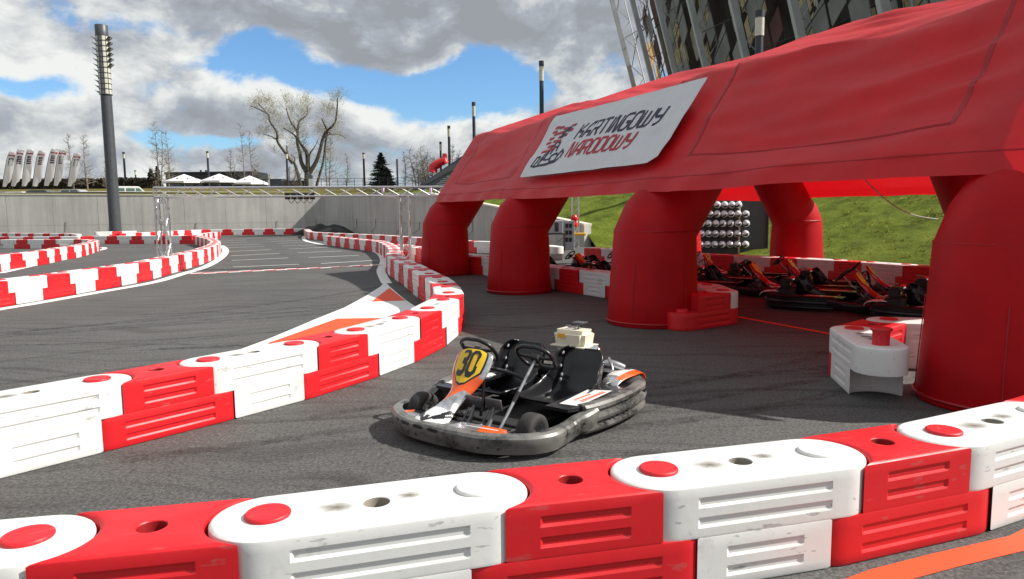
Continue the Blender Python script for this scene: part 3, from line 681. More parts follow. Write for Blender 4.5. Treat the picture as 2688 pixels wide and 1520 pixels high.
# canopy, one sheet per bay
def outp(v):
    """v in 0..1 along the outer profile from front hem to back hem -> (s,z,normal(s,z))"""
    P=OUT[1:-1]; seg=[math.dist(P[i],P[i+1]) for i in range(len(P)-1)]; tot=sum(seg); d_=v*tot
    for i,sg in enumerate(seg):
        if d_<=sg+1e-9:
            f=d_/sg; a,b=P[i],P[i+1]; s=a[0]+(b[0]-a[0])*f; z=a[1]+(b[1]-a[1])*f
            nx,nz=-(b[1]-a[1])/sg,(b[0]-a[0])/sg; return s,z,nx,nz,d_
        d_-=sg
    a,b=P[-2],P[-1]; return b[0],b[1],.8,.6,0
def canopy_pt(i,u,v,off=0.0):
    """bay i between arch i and i+1; u -.1..1.1"""
    a=LEG[i];b=LEG[i+1]; s,z,nx,nz,_=outp(v)
    base=a.lerp(b,u)
    # rounding of the shoulder kinks
    w=max(0,1-abs(v-.228)/.02)+max(0,1-abs(v-.772)/.02)
    uu=min(1,max(0,u)); span=max(0,1-((uu-.5)/.5)**2)
    sag=-.13*span*(1 if .03<v<.97 else .4)
    # drape over the tube: sheet stays high within a tube radius of each arch
    du=min(uu,1-uu)*4.8; sag*=min(1,du/.45)**.7
    if v>.24 and v<.76: sag-=.10*span*math.sin(math.pi*(v-.24)/.26)**2
    # tension folds running from arch to arch
    fold=.050*noise.noise(Vector((v*34+i*9+.8*math.sin(u*2.2+i),u*1.1,i*3.3)))+.026*noise.noise(Vector((v*70+u*5,u*1.8,i*5.1)))
    fold+=.045-.11*abs(noise.noise(Vector((v*21+u*(2.2 if i%2 else -1.8)+i*4,u*.9,i*6.7+2))))
    fold+=.05*noise.noise(Vector((v*11+u*2.5,u*1.3,i*2.1+7)))
    fold*=min(1,du/.9)*(.3 if v<.27 and (i==1 or (i==2 and u<.12) or (i==0 and u>.9)) else 1)
    d_=sag+fold+.05-.03*w+off
    if u<0 : d_-=(-u*4.8)**2*.35
    if u>1 : d_-=((u-1)*4.8)**2*.35
    return base+NV*(s+nx*d_)+Vector((0,0,z+nz*d_))
def hem_drop(v):
    return 0
for i in range(3):
    u0=-.015 if i==0 else 0; u1=1.11 if i==2 else 1
    bm=bmesh.new(); nu=56; nv=150
    def f(a,b,i=i,u0=u0,u1=u1):
        u=u0+(u1-u0)*a; v=-.035+(1.07)*b
        if v<0:
            p=canopy_pt(i,u,0); return p+Vector((0,0,v*6.2))*.9-NV*(-v*2.0)+NV*.02*math.sin(u*math.pi*8)*max(0,min(1,(1-u)*9,u*9))
        if v>1:
            p=canopy_pt(i,u,1); return p-Vector((0,0,(v-1)*6.2))*.9+NV*((v-1)*2.0)
        return canopy_pt(i,u,v)
    grid(bm,f,nu,nv)
    o=link('canopy_panel',bm,M['canopy'],smooth=180); reloc(o,tent)
    bs=bmesh.new()
    for (a,b) in (((.13,.035),(.13,.222)),((.87,.035),(.87,.222)),((.13,.035),(.87,.035))):
        P=[canopy_pt(i,a[0]+(b[0]-a[0])*k/30,a[1]+(b[1]-a[1])*k/30,.004) for k in range(31)]
        # flat tape
        dn=(NV if a[1]==b[1] else UV)
        off=Vector((0,0,.026)) if a[1]==b[1] else UV*.026
        vs_=[(bs.verts.new(p-off),bs.verts.new(p+off)) for p in P]
        for q,r_ in zip(vs_,vs_[1:]): bs.faces.new((q[0],r_[0],r_[1],q[1]))
    P=[canopy_pt(i,u0+(u1-u0)*k/40,.0,.006) for k in range(41)]
    vs_=[(bs.verts.new(p-Vector((0,0,.006))),bs.verts.new(p+Vector((0,0,.006)))) for p in P]
    for q,r_ in zip(vs_,vs_[1:]): bs.faces.new((q[0],r_[0],r_[1],q[1]))
    o2=link('hem_tape',bs,M['piping']); o2.parent=o
# guy rope behind the tent
bm=bmesh.new(); a=pt(LEG[2],8.1,2.2)+UV*.1; b=Vector((13.2,15.2,1.9))
a=AT(2255,455,15.0); b=AT(2462,575,15.5)
P=[a.lerp(b,t)-Vector((0,0,.25*math.sin(math.pi*t))) for t in [k/14 for k in range(15)]]
tube(bm,P,.012,6); o=link('guy_rope',bm,mat('pale_rope',(.5,.5,.5),.8)); reloc(o,tent)

# banner hung on the sloping front of the middle bay
def onpanel(px,py,off=.03):
    """point on the sloping front canopy plane (through the front hem and the shoulder)"""
    o0=pt(LEG[1],-.10,2.10); e1=(LEG[2]-LEG[1]).normalized(); e2=(NV*1.10+Vector((0,0,1.60))).normalized(); n=e1.cross(e2).normalized()
    if n.z<0: n=-n
    o0=o0+n*off; d_=ray(px,py); org=Vector((0,0,EYE)); t=(o0-org).dot(n)/d_.dot(n); return org+d_*t,n
k_=2688/2575
BC=[onpanel(x*k_,y*k_,.16)[0] for x,y in ((1308,446),(1645,408),(1780,194),(1398,293))]   # bl, br, tr, tl
BN=onpanel(1500,400)[1]
def bp(u,v,off=0):
    u_=min(1,max(0,u)); v_=min(1,max(0,v))
    p=BC[0].lerp(BC[1],u).lerp(BC[3].lerp(BC[2],u),v)
    w=.022*math.sin(u_*math.pi)*math.sin(v_*math.pi)
    w+=.016*noise.noise(Vector((u*2.2-v*2.5,u*1.0+v*5,1)))+.010*noise.noise(Vector((u*9-v*6,v*6,4)))
    if u<.15: w+=.02*(.15-u)/.15*math.sin(v*9)
    # bow of the lower-right corner
    return p+BN*(off+w)
bm=bmesh.new()
def bf(u,v):
    # corner cut of the lower right like in the photo
    if u>.955 and v<.08: v=max(v,(u-.955)*1.6)
    return bp(u,v)
grid(bm,bf,48,24)
bann=link('advertising_banner',bm,M['banner'],smooth=180); tag(bann,'white banner with navy and red racing lettering on the tent front','banner')
bm=bmesh.new(); letters(bm,'KARTINGOWY',lambda u,v,h:bp(.325+u*.0635,.50+v*.215,.006+h),w=.165,slant=.22)
link('navy_lettering',bm,M['navy'],bann)
bm=bmesh.new(); letters(bm,'NARODOWY',lambda u,v,h:bp(.335+u*.0600,.235+v*.195,.006+h),w=.175,slant=.22)
link('red_lettering',bm,M['redprint'],bann)
bm=bmesh.new()   # chequered flag squares
sq=[(0,0),(1,0),(1.2,1),(0,2),(2,1),(2,2.1),(.2,3),(3,2),(3,3),(1,3.9),(2.4,4),(4,3.2),(4.1,4.4),(3.1,4.9),(.1,4.6),(5,4.2),(5.2,5.3),(2.2,.2),(0.2,5.6),(1.6,5.4)]
for n_,(x,y) in enumerate(sq):
    sz=.026-.0018*y*.6; q=[(0,0),(1.5,0.1),(1.6,.66),(.1,.62)]
    pts=[bp(.075+x*.030+a*sz*1.2,.36+y*.068+b*.068,.006+.0004*n_) for a,b in q]; poly(bm,pts)
link('chequered_squares',bm,M['redprint'],bann)
bm=bmesh.new()   # line drawing of a kart and driver
LG=[[(0,0),(.05,.18),(.1,.42),(.3,.46)],[(.0,.02),(.18,.0)],[(.22,-.04),(.5,.0),(.9,.02),(1.3,.06),(1.62,.1),(1.8,.25)],[(.2,.0),(.3,.25),(.36,.45)],[(.42,.1),(.6,.3),(.9,.24),(1.2,.3)],[(1.1,.3),(1.25,.12),(1.55,.14),(1.6,.38),(1.4,.5),(1.15,.42),(1.1,.3)],[(.75,.5),(.8,.85),(1.0,1.05),(1.25,1.0),(1.3,.6)],[(.95,.5),(1.05,.8),(1.22,.82)],[(.7,.35),(.75,.62),(.55,.5),(.5,.3),(.7,.35)],[(1.6,.4),(1.75,.6),(1.9,.45),(1.85,.25)],[(1.05,1.2),(1.1,1.5),(1.3,1.55)],[(1.0,1.3),(1.2,1.25)]]
for n_,s in enumerate(LG):
    for q in ribbon(s,.085): poly(bm,[bp(.055+p.x*.128,.15+p.y*.34,.006+.0005*n_) for p in q])
for n_,s in enumerate([[(.3,-.06),(1.2,-.02),(1.3,.06),(.5,.06)],[(1.15,1.3),(1.35,1.28),(1.3,1.42),(1.12,1.42)],[(1.22,1.5),(1.42,1.46),(1.5,1.62),(1.34,1.72),(1.2,1.62)]]):
    poly(bm,[bp(.055+x*.128,.15+y*.34,.0125+.0005*n_) for x,y in s])
link('kart_drawing',bm,M['navy'],bann)
M['darksteel']=mat('dark_steel',(.16,.16,.17),.35,metal=.7,var=.3)
M['tankshaded']=mat('shaded_fuel_tank',(.03,.028,.026),.4)  # cream tank darkened, the tent's shade put into its colour
# ------------------------------------------------------------------ karts   local frame: +X forward, +Y driver's left, Z up
def cr(P,n=6,closed=False):
    P=[Vector(p) for p in P]; Q=[]; N=len(P); rng=range(N if closed else N-1)
    for i in rng:
        g=(lambda k:P[k%N]) if closed else (lambda k:P[min(N-1,max(0,k))])
        p0,p1,p2,p3=g(i-1),g(i),g(i+1),g(i+2)
        for k in range(n):
            t=k/n; Q.append(.5*((2*p1)+(p2-p0)*t+(2*p0-5*p1+4*p2-p3)*t*t+(3*p1-p0-3*p2+p3)*t**3))
    if not closed: Q.append(P[-1])
    return Q
def sweep(path,prof,name,m,par,smooth=28,n=8,ztop=None):
    """path: 2D plan curve, prof: list of (outward,z) closed cross-section; ztop(i/N)->(z0 shift, z scale)"""
    P=cr([(x,y,0) for x,y in path],n); bm=bmesh.new(); rings=[]
    for i,p in enumerate(P):
        t=(P[min(i+1,len(P)-1)]-P[max(i-1,0)]).normalized(); o=Vector((t.y,-t.x,0)); f=i/(len(P)-1)
        zs=ztop(f) if ztop else (0,1)
        e=min(1,min(i,len(P)-1-i)/1.5+.55)
        rings.append([bm.verts.new(p+o*a*e+Vector((0,0,zs[0]+z*zs[1]))) for a,z in prof])
    k=len(prof)
    for A_,B_ in zip(rings,rings[1:]):
        for j in range(k): bm.faces.new((A_[j],A_[(j+1)%k],B_[(j+1)%k],B_[j]))
    bm.faces.new(rings[0][::-1]); bm.faces.new(rings[-1])
    return link(name,bm,m,par,smooth=smooth)
PROF=[(-.05,.05),(.010,.036),(.034,.046),(.046,.066),(.044,.086),(.018,.096),(.018,.118),(.050,.128),(.056,.150),(.050,.172),(.020,.182),(.020,.202),(.046,.210),(.048,.238),(.030,.256),(-.012,.262),(-.055,.250),(-.05,.22)]
PROFF=[(-.03,.05),(.008,.036),(.028,.044),(.034,.065),(.046,.10),(.053,.135),(.050,.155),(.034,.172),(.006,.178),(-.035,.174),(-.03,.155)]
def slot(name,par,p,out,w,h,m=None):
    """black plate standing proud, painted as the dark inside an open slot, p centre, out outward dir"""
    o=Vector(out).normalized(); t=Vector((-o.y,o.x,0)); bm=bmesh.new(); z=Vector((0,0,1)); p=Vector(p)
    pts=[]
    for k in range(16):
        q=2*math.pi*k/16; c,s=math.cos(q),math.sin(q)
        pts.append(p+t*(w/2*abs(c)**.5*(1 if c>0 else -1))+z*(h/2*abs(s)**.5*(1 if s>0 else -1)))
    A_=[bm.verts.new(q+o*.003) for q in pts]; B_=[bm.verts.new(q-o*.02) for q in pts]
    bm.faces.new(A_); bm.faces.new(B_[::-1])
    for j in range(16): bm.faces.new((A_[j],A_[(j+1)%16],B_[(j+1)%16],B_[j]))
    return link(name,bm,M['kblack'],par)  # black colour stands for the shade inside the opening
def slot_on(name,par,path,y,out,z,w,h):
    P=cr([(a,b,0) for a,b in path],8); i=min(range(1,len(P)-1),key=lambda k:abs(P[k].y-y)+(0 if P[k].x>1.6 else 9))
    t=(P[i+1]-P[i-1]).normalized(); o=Vector((t.y,-t.x,0)); slot(name,par,P[i]+o*(out+.006)+Vector((0,0,z)),o,w,h)
def make_seat(par,y,double=True):
    prof=cr([(1.02,0,.205),(.93,0,.165),(.80,0,.125),(.62,0,.115),(.47,0,.17),(.40,0,.28),(.355,0,.40),(.32,0,.50)],5)
    bm=bmesh.new(); nv=18
    def wallh(i):
        t=i/(len(prof)-1)
        if t<.15: return .015+.05*t/.15
        if t<.45: return .065+.10*(t-.15)/.3
        if t<.7: return .165-.02*(t-.45)
        return .165-.09*(t-.7)/.3
    rows=[]
    for i,p in enumerate(prof):
        t=(prof[min(i+1,len(prof)-1)]-prof[max(0,i-1)]).normalized(); nrm=Vector((t.z,0,-t.x)); 
        if nrm.z<0 and i<len(prof)*.6: nrm=-nrm
        nrm=Vector((-t.z,0,t.x)) if Vector((-t.z,0,t.x)).dot(Vector((1,0,1)))>0 else Vector((t.z,0,-t.x))
        ti=i/(len(prof)-1); wd=.222+.03*math.sin(math.pi*min(1,ti*1.3)); r=[]
        if ti>.85: wd*=1-.35*((ti-.85)/.15)**2
        for j in range(nv+1):
            w=j/nv*2-1; aw=abs(w); h=0 
            lat=wd*(min(aw,.62)/.62*.86+max(0,aw-.62)/.38*.14)*(1 if w>0 else -1)
            if aw>.5: h=wallh(i)*((aw-.5)/.5)**1.5
            r.append(bm.verts.new(p+nrm*h+Vector((0,y+lat,0))))
        rows.append(r)
    for A_,B_ in zip(rows,rows[1:]):
        for j in range(nv): bm.faces.new((A_[j],A_[j+1],B_[j+1],B_[j]))
    o=link('seat',bm,M['seat'],par,smooth=180)
    md=o.modifiers.new('thickness','SOLIDIFY'); md.thickness=.009; md.offset=0
    md=o.modifiers.new('sub','SUBSURF'); md.levels=1; md.render_levels=1
    # rolled glossy rim
    E_=[r[0].co.copy() if False else None for r in []]
    rb=bmesh.new(); rim=[]
    bm2=o.data
    V=[v.co.copy() for v in bm2.vertices]; k=nv+1
    path=[V[i*k] for i in range(len(prof))]+[V[(len(prof)-1)*k+j] for j in range(1,nv)]+[V[i*k+nv] for i in range(len(prof)-1,-1,-1)]+[V[j] for j in range(nv-1,0,-1)]
    tube(rb,path,.009,6,closed=True); link('seat_rim',rb,M['seat'],o,smooth=60)
    for (zz,yy) in ((.47,-.185),(.36,-.19),(.29,-.165),(.25,-.17)):
        b=bmesh.new(); px_=.34+(.53-zz)*.30
        lathe(b,[(0,0),(.017,0),(.017,.003),(.009,.006),(0,.007)],12,M4=Matrix.Translation((px_+.055,y+yy,zz))@Matrix.Rotation(rad(68),4,'Y'))
        link('seat_bolt',b,M['chrome'],o,smooth=40)
    return o
def make_wheel(par,x,y,r,w,front):
    bm=bmesh.new(); M4=Matrix.Translation((x,y,r))@Matrix.Rotation(math.pi/2,4,'X')
    hw=w/2; lathe(bm,[(r*.5,-hw*.8),(r*.62,-hw*.95),(r*.85,-hw),(r*.96,-hw*.8),(r,-hw*.45),(r,hw*.45),(r*.96,hw*.8),(r*.85,hw),(r*.62,hw*.95),(r*.5,hw*.8),(r*.5,-hw*.8)],28,M4=M4)
    t=link('wheel',bm,M['tyre'],par,smooth=50)
    bm=bmesh.new(); lathe(bm,[(0,-hw*.2),(r*.3,-hw*.3),(r*.45,-hw*.75),(r*.51,-hw*.8),(r*.51,hw*.8),(r*.45,hw*.75),(r*.3,hw*.3),(0,hw*.2)],20,M4=M4)
    link('rim',bm,M['steel'],t,smooth=40)
def make_steering(par,x,y,z,tilt=48,detail=True):
    Mx=Matrix.Translation((x,y,z))@Matrix.Rotation(rad(-tilt),4,'Y')      # local: X forward/up in wheel plane, Y left
    ring=cr([(.13,.07,0),(.135,0,0),(.13,-.07,0),(.08,-.145,0),(-.02,-.16,0),(-.10,-.125,0),(-.115,-.05,0),(-.105,0,0),(-.115,.05,0),(-.10,.125,0),(-.02,.16,0),(.08,.145,0)],5,closed=True)
    bm=bmesh.new(); tube(bm,[Mx@p for p in ring],.016,10,closed=True); o=link('steering_wheel',bm,M['black'],par,smooth=60)
    bm=bmesh.new()
    for a,b in (((0,0,0),(.01,.15,0)),((0,0,0),(.01,-.15,0)),((0,0,0),(-.10,0,0))):
        tube(bm,[Mx@Vector(a)+Vector((0,0,-.004)),Mx@Vector(b)],[.016,.011],6)
    box(bm,-.035,.035,-.035,.035,-.03,.012,0,Mx,bev=.006); link('spokes',bm,M['blackmatte'],o,smooth=40)
    return o,Mx
def make_column(par,a,b):
    a=Vector(a);b=Vector(b); bm=bmesh.new(); tube(bm,[a,a.lerp(b,.40)],.013,12); tube(bm,[a.lerp(b,.38),a.lerp(b,.52)],.017,12,mi=1); tube(bm,[a.lerp(b,.50),b],.012,12)
    link('steering_column',bm,[M['steel'],M['black']],par,smooth=50)
def make_pedal(par,x,y):
    bm=bmesh.new(); box(bm,x-.005,x+.006,y-.055,y+.055,.20,.262,0,Matrix.Translation((x,y,.22))@Matrix.Rotation(rad(12),4,'Y')@Matrix.Translation((-x,-y,-.22)),bev=.002)
    for k in range(3): tube(bm,[(x-.011,y-.04+.04*k,.215),(x-.011,y-.04+.04*k,.25)],.005,6,mi=1)
    box(bm,x-.03,x+.006,y-.055,y-.045,.205,.262)
    for v in bm.verts: v.co=Vector((x,y,.12))+(v.co-Vector((x,y,.12)))*1.35
    p=link('pedal',bm,[M['darksteel'],M['black']],par,smooth=30)
    bm=bmesh.new(); tube(bm,[(x,y,.21),(x+.03,y,.15),(x+.09,y+.01,.10)],[.009,.012,.02],8); tube(bm,[(x+.09,y-.03,.10),(x+.09,y+.04,.10)],.012,8); tube(bm,[(x+.02,y-.02,.2),(x+.06,y-.035,.13),(x+.15,y-.03,.105)],.006,6)
    box(bm,x+.04,x+.13,y-.025,y+.03,.085,.10); [setattr(v,'co',Vector((x,y,.12))+(v.co-Vector((x,y,.12)))*1.35) for v in bm.verts]; link('pedal_arm',bm,M['darksteel'],p,smooth=40)
def make_nose(par,y,num,main,plate=M['yellow'],wide=1.0):
    """tall fairing: broad shield at the top, narrow waist, broad white foot"""
    S=[(1.29,.615,.09,0),(1.305,.612,.145,.0),(1.33,.575,.175,.012),(1.375,.505,.180,.02),(1.42,.435,.165,.025),(1.465,.37,.125,.03),(1.52,.315,.095,.03),(1.59,.265,.085,.03),(1.67,.225,.11,.028),(1.75,.198,.145,.024),(1.81,.18,.16,.018),(1.86,.165,.14,.01),(1.875,.150,.08,0)]
    Q=cr([(a,b,0) for a,b,_,_ in S],3); Wd=[v.x for v in cr([(c,0,0) for _,_,c,_ in S],3)]; Cr=[v.x for v in cr([(d_,0,0) for _,_,_,d_ in S],3)]
    def f(u,v,lift=0):
        yy=y-.06*(max(0,u-.45)/.55)
        k=min(len(Q)-1,max(0,u*(len(Q)-1))); i=min(len(Q)-2,int(k)); fr=k-i
        p=Q[i].lerp(Q[i+1],fr); t=(Q[i+1]-Q[i]).normalized(); n=Vector((-t.y,0,t.x)); n=n if n.z>0 or n.x>0 else -n
        w=(Wd[i]*(1-fr)+Wd[i+1]*fr)*wide; c=Cr[i]*(1-fr)+Cr[i+1]*fr; s=v*2-1
        return Vector((p.x,0,p.y))+n*(c*(1-s*s)-.035*abs(s)**3+lift)+Vector((0,yy+s*w,0))
    def mf(u,v):
        if u<.47:
            return 2 if v>.88 and u<.34 else 0
        if u<.62: return 0 if v<.80-(u-.47)*3.2 else 2
        s=abs(v-.5); a=(u-.56)/.44
        if u>.965: return 0
        if s<.05*a+.02 and u>.8: return 1
        if .66<u<.90 and abs(s-(.02+.42*(.90-u)/.24))<.055: return 1
        if .70<u<.84 and abs(s-(.20+.28*(.84-u)/.14))<.035: return 1
        return 2 if u<.68 else 3
    bm=bmesh.new(); grid(bm,f,76,36,matf=mf)
    o=link('nose_fairing',bm,[main,M['kblack'],M['silver'],M['kwhite']],par,smooth=60)
    md=o.modifiers.new('thickness','SOLIDIFY'); md.thickness=.007; md.offset=-1
    # number plate: outline polygon then digits, all lying on the fairing
    def patch(name,poly2,m,lift):
        bm=bmesh.new(); f_=poly(bm,[(a,b,0) for a,b in poly2]); bmesh.ops.triangulate(bm,faces=[f_]); bmesh.ops.subdivide_edges(bm,edges=bm.edges[:],cuts=4,use_grid_fill=True)
        for vv in bm.verts: vv.co=f(vv.co.x,vv.co.y,lift)
        return link(name,bm,m,o,smooth=60)
    out=[(.075,.26),(.075,.74),(.12,.88),(.30,.86),(.405,.66),(.425,.5),(.405,.34),(.30,.14),(.12,.12)]
    patch('plate_border',[(.25+(a-.25)*1.12,.5+(b-.5)*1.10) for a,b in out],M['kblack'],.0015); pl=patch('number_plate',out,plate,.0035)
    patch('top_label',[(.022,.30),(.022,.70),(.055,.72),(.055,.28)],M['kblack'],.002)
    bm=bmesh.new(); n=len(num); tw=n*.92-.28
    # letters: u along driver's right->left reversed so that it reads from the front
    letters(bm,num,lambda a,b,h:f(.335-b*.205,.5+(a-tw/2)*(.30 if n>1 else .34),.0055+h),w=.24)
    link('race_number',bm,M['kblack'],o)
    return o
def decal(par,name,pts,z,m,label=None):
    bm=bmesh.new(); poly(bm,[(x,y,z) for x,y in pts]); o=link(name,bm,m,par); 
    if label: o['label']=label
    return o
def make_kart(name,double,num,label,group,main,detail=True):
    root=empty(name,(0,0,0),0,label,'go kart',group)
    hw=.665 if double else .60
    # floor pan + side pod tops
    bm=bmesh.new(); 
    prism(bm,[(1.80,.45),(1.80,-.45),(1.55,-hw+.12),(1.05,-hw+.30),(.98,-hw+.30),(.9,-.40),(.3,-.40),(.3,.40),(.9,.40),(.98,hw-.30),(1.05,hw-.30),(1.55,hw-.12)],.045,.06)
    link('floor_pan',bm,M['blackmatte'],root)
    for s in (1,-1):
        bm=bmesh.new(); P=[(1.22,hw-.22),(1.22,hw-.02),(1.05,hw+.05),(.6,hw+.08),(.2,hw+.04),(.02,hw-.08),(.0,hw-.2),(.35,hw-.22)]
        P=[(x,y*s) for x,y in P]
        if s<0: P=P[::-1]
        prism(bm,P,.218,.243); o=link('side_pod',bm,M['kblack'],root,smooth=30)
        if detail:
            d1=decal(o,'side_sticker',[(1.12,s*(hw-.16)),(1.10,s*(hw+.0)),(.56,s*(hw-.02)),(.64,s*(hw-.20))],.2455,M['kwhite'],'white sticker with orange lettering strokes')
            bm=bmesh.new()
            for kk in range(9): poly(bm,[(.98-kk*.04,s*(hw-.035),.247),(.955-kk*.04,s*(hw-.035),.247),(.955-kk*.04,s*(hw-.075),.247),(.98-kk*.04,s*(hw-.07),.247)])
            for kk in range(6): poly(bm,[(.98-kk*.04,s*(hw-.10),.247),(.955-kk*.04,s*(hw-.10),.247),(.955-kk*.04,s*(hw-.125),.247),(.98-kk*.04,s*(hw-.125),.247)])
            link('sticker_strokes',bm,M['orange'],d1)
    # frame tubes
    bm=bmesh.new()
    for s in (1,-1): tube(bm,cr([(1.78,s*.28,.075),(1.3,s*.30,.075),(1.0,s*.36,.075),(.5,s*.36,.075),(.02,s*.33,.10)],5),.016,8)
    tube(bm,[(1.45,-hw+.12,.12),(1.45,hw-.12,.12)],.016,8); tube(bm,[(.12,-hw+.1,.14),(.12,hw-.1,.14)],.02,10)
    tube(bm,cr([(1.78,-.30,.08),(1.82,-.2,.15),(1.82,.2,.15),(1.78,.30,.08)],5),.012,8)
    link('frame_tube',bm,M['blackmatte'],root,smooth=50)
    for s in (1,-1): make_wheel(root,1.50,s*(hw-.14),.132,.13,True); make_wheel(root,.14,s*(hw-.10),.14,.19,False)
    # bumpers
    FP=[(1.36,hw+.02),(1.52,hw+.035),(1.66,hw-.03),(1.77,hw-.17),(1.84,.34),(1.865,.12),(1.865,-.12),(1.84,-.34),(1.77,-hw+.17),(1.66,-hw+.03),(1.5,-hw-.035),(1.36,-hw-.02)][::-1]
    BM=M['bumper'] if double else M['black']  # parked karts get black bumpers, tent shade put into the colour
    fb=sweep(FP,[(a+.006,z) for a,z in PROFF],'front_bumper',BM,root)
    for s in (1,-1):
        P=[(1.60,s*(hw+.0)),(1.48,s*(hw+.025)),(1.36,s*(hw+.03)),(1.26,s*(hw+.02)),(1.20,s*(hw+.03)),(1.12,s*(hw+.06)),(1.00,s*(hw+.07))]
        if s<0: P=P[::-1]
        sb=sweep(P,PROFF,'wheel_guard_bumper',BM,root,ztop=lambda f,s=s:(.06*(1-min(1,(1-f if s>0 else f)*2.0)),1.0))
        P=[(1.10,s*(hw+.02)),(.98,s*(hw+.055)),(.7,s*(hw+.085)),(.4,s*(hw+.08)),(.18,s*(hw+.03)),(.03,s*(hw-.08)),(-.02,s*(hw-.24)),(-.03,s*.1)]
        if s<0: P=P[::-1]
        sp=sweep(P,PROF,'side_bumper',BM,root)
        if detail:
            slot('bumper_slot_shade',sp,(.17,s*(hw+.073),.165),(-.35,s*1,0),.085,.055); slot('bumper_slot_shade',sb,(1.42,s*(hw+.083),.125),(.0,s*1,0),.075,.03)
            for (xx,zz) in ((.75,.118),(.62,.205),(.60,.118),(.88,.118)): 
                slot('bumper_hole_shade',sp,(xx,s*(hw+.138),zz),(0,s*1,0),.014,.014)
            for (xx,dy) in ((1.18,.098),): slot('bumper_hole_shade',sb,(xx,s*(hw+dy),.15),(0,s*1,0),.014,.014)
    if detail:
        for yy in (-.02,-.17,-.32,-.43): slot_on('bumper_slot_shade',fb,FP,yy,.052,.150,.10 if yy>-.4 else .05,.024)
        for yy in (-.30,-.20,.34,.46): slot_on('bumper_hole_shade',fb,FP,yy,.046,.088,.014,.014)
    # front deck with stickers
    bm=bmesh.new(); prism(bm,[(1.82,-.44),(1.83,.0),(1.82,.44),(1.76,.50),(1.66,.46),(1.68,.2),(1.70,.0),(1.68,-.2),(1.60,-.44),(1.70,-.55)],.150,.163); fd=link('front_deck',bm,M['kblack'],root,smooth=30)
    if detail:
        decal(fd,'deck_sticker',[(1.82,.0),(1.69,.04),(1.66,.22),(1.80,.26)],.1655,M['silver']); decal(fd,'deck_sticker',[(1.80,.265),(1.67,.225),(1.66,.42),(1.75,.50)],.1655,M['orange'])
        decal(fd,'deck_sticker',[(1.745,.10),(1.735,.12),(1.70,.38),(1.715,.39)],.1672,M['kwhite']); decal(fd,'deck_sticker',[(1.80,-.26),(1.78,-.46),(1.70,-.44),(1.72,-.28)],.1655,M['silver']); decal(fd,'deck_sticker',[(1.77,-.47),(1.74,-.54),(1.65,-.47),(1.69,-.44)],.1655,M['orange'])
    ys=(.27,-.32) if double else (.0,)
    ny=-.15 if double else 0
    for y in ys: make_seat(root,y)
    for k,y in enumerate((.265,-.30) if double else (.02,)):
        make_steering(root,1.07,y,.555); make_column(root,(1.52,y*(.95 if y>0 else .8),.10),(1.08,y,.545))
    make_nose(root,ny,num,main)
    bm=bmesh.new(); tube(bm,cr([(1.28,ny+.12,.48),(1.18,ny+.22,.44),(1.17,ys[0]-.02,.40)],5),.014,8); tube(bm,[(1.30,ny+.1,.50),(1.38,ny+.11,.12)],.012,8); tube(bm,[(1.30,ny-.1,.50),(1.40,ny-.12,.12)],.012,8); link('steering_hoop',bm,M['black'],root,smooth=50)
    if double:
        make_pedal(root,1.50,.0); make_pedal(root,1.48,.17)
    elif detail: make_pedal(root,1.5,.13); make_pedal(root,1.5,-.13)
    # engine behind the seats
    ex,ey=(.22,.07) if double else (.30,-.42)
    eng=empty('engine',(0,0,0)); eng.parent=root
    eng2=bmesh.new(); box(eng2,ex-.14,ex+.12,ey-.13,ey+.14,.10,.45 if double else .34,bev=.03); tube(eng2,[(ex,ey-.15,.24),(ex,ey-.19,.24)],.10,20)
    bpy.data.objects.remove(eng); eng=link('engine',eng2,M['blackmatte'],root,smooth=40)
    bm=bmesh.new()
    b2=bmesh.new(); bmesh.ops.create_cube(b2,size=1)
    for v in b2.verts:
        k_=1.0 if v.co.z>0 else .82; v.co=Vector((ex-.01+v.co.x*.23*k_,ey+v.co.y*.33*k_,.535+v.co.z*.215))
    bmesh.ops.bevel(b2,geom=b2.edges[:],offset=.035,segments=4,affect='EDGES'); merge(bm,b2)
    box(bm,ex-.133,ex+.113,ey-.175,ey+.175,.497,.508,bev=.003)
    if not double:
        for v in bm.verts: v.co=Vector((ex,ey,.36))+(v.co-Vector((ex,ey,.46)))*.8
    tk=link('fuel_tank',bm,M['cream'] if double else M['tankshaded'],eng,smooth=40)
    bm=bmesh.new(); lathe(bm,[(0,.0),(.036,.0),(.037,.016),(.026,.021),(0,.022)],18,c=(ex,ey-.02,.640)); o_=link('fuel_cap',bm,M['chrome'],eng,smooth=40); o_.location.z=0 if double else -.15
    bm=bmesh.new()
    for q in (-.04,.03): tube(bm,[(ex+.02+.018*math.cos(a_),ey+q+.022*math.sin(a_),.675) for a_ in [k*math.pi/5 for k in range(10)]],.005,5,closed=True)
    box(bm,ex-.10,ex-.0,ey-.02,ey+.09,.69,.702,0,bev=.003); tube(bm,[(ex-.02,ey+.03,.64),(ex-.04,ey+.04,.68)],.006,5); o_=link('throttle_bracket',bm,M['darksteel'],eng); o_.location.z=0 if double else -.15
    bm=bmesh.new(); poly(bm,[(ex+.108,ey-.10,.575),(ex+.108,ey-.02,.575),(ex+.108,ey-.02,.612),(ex+.108,ey-.10,.612)]); o_=link('warning_sticker',bm,M['gold'],eng); o_.location.z=0 if double else -.17; o_.location.x=0 if double else -.03
    bm=bmesh.new(); b2=bmesh.new(); bmesh.ops.create_icosphere(b2,subdivisions=3,radius=.06)
    for v in b2.verts: v.co=Vector((ex+.03+v.co.x*.9,ey+.23+v.co.y*1.1,.47+v.co.z))
    merge(bm,b2); link('air_filter',bm,M['chrome'],eng,smooth=60)
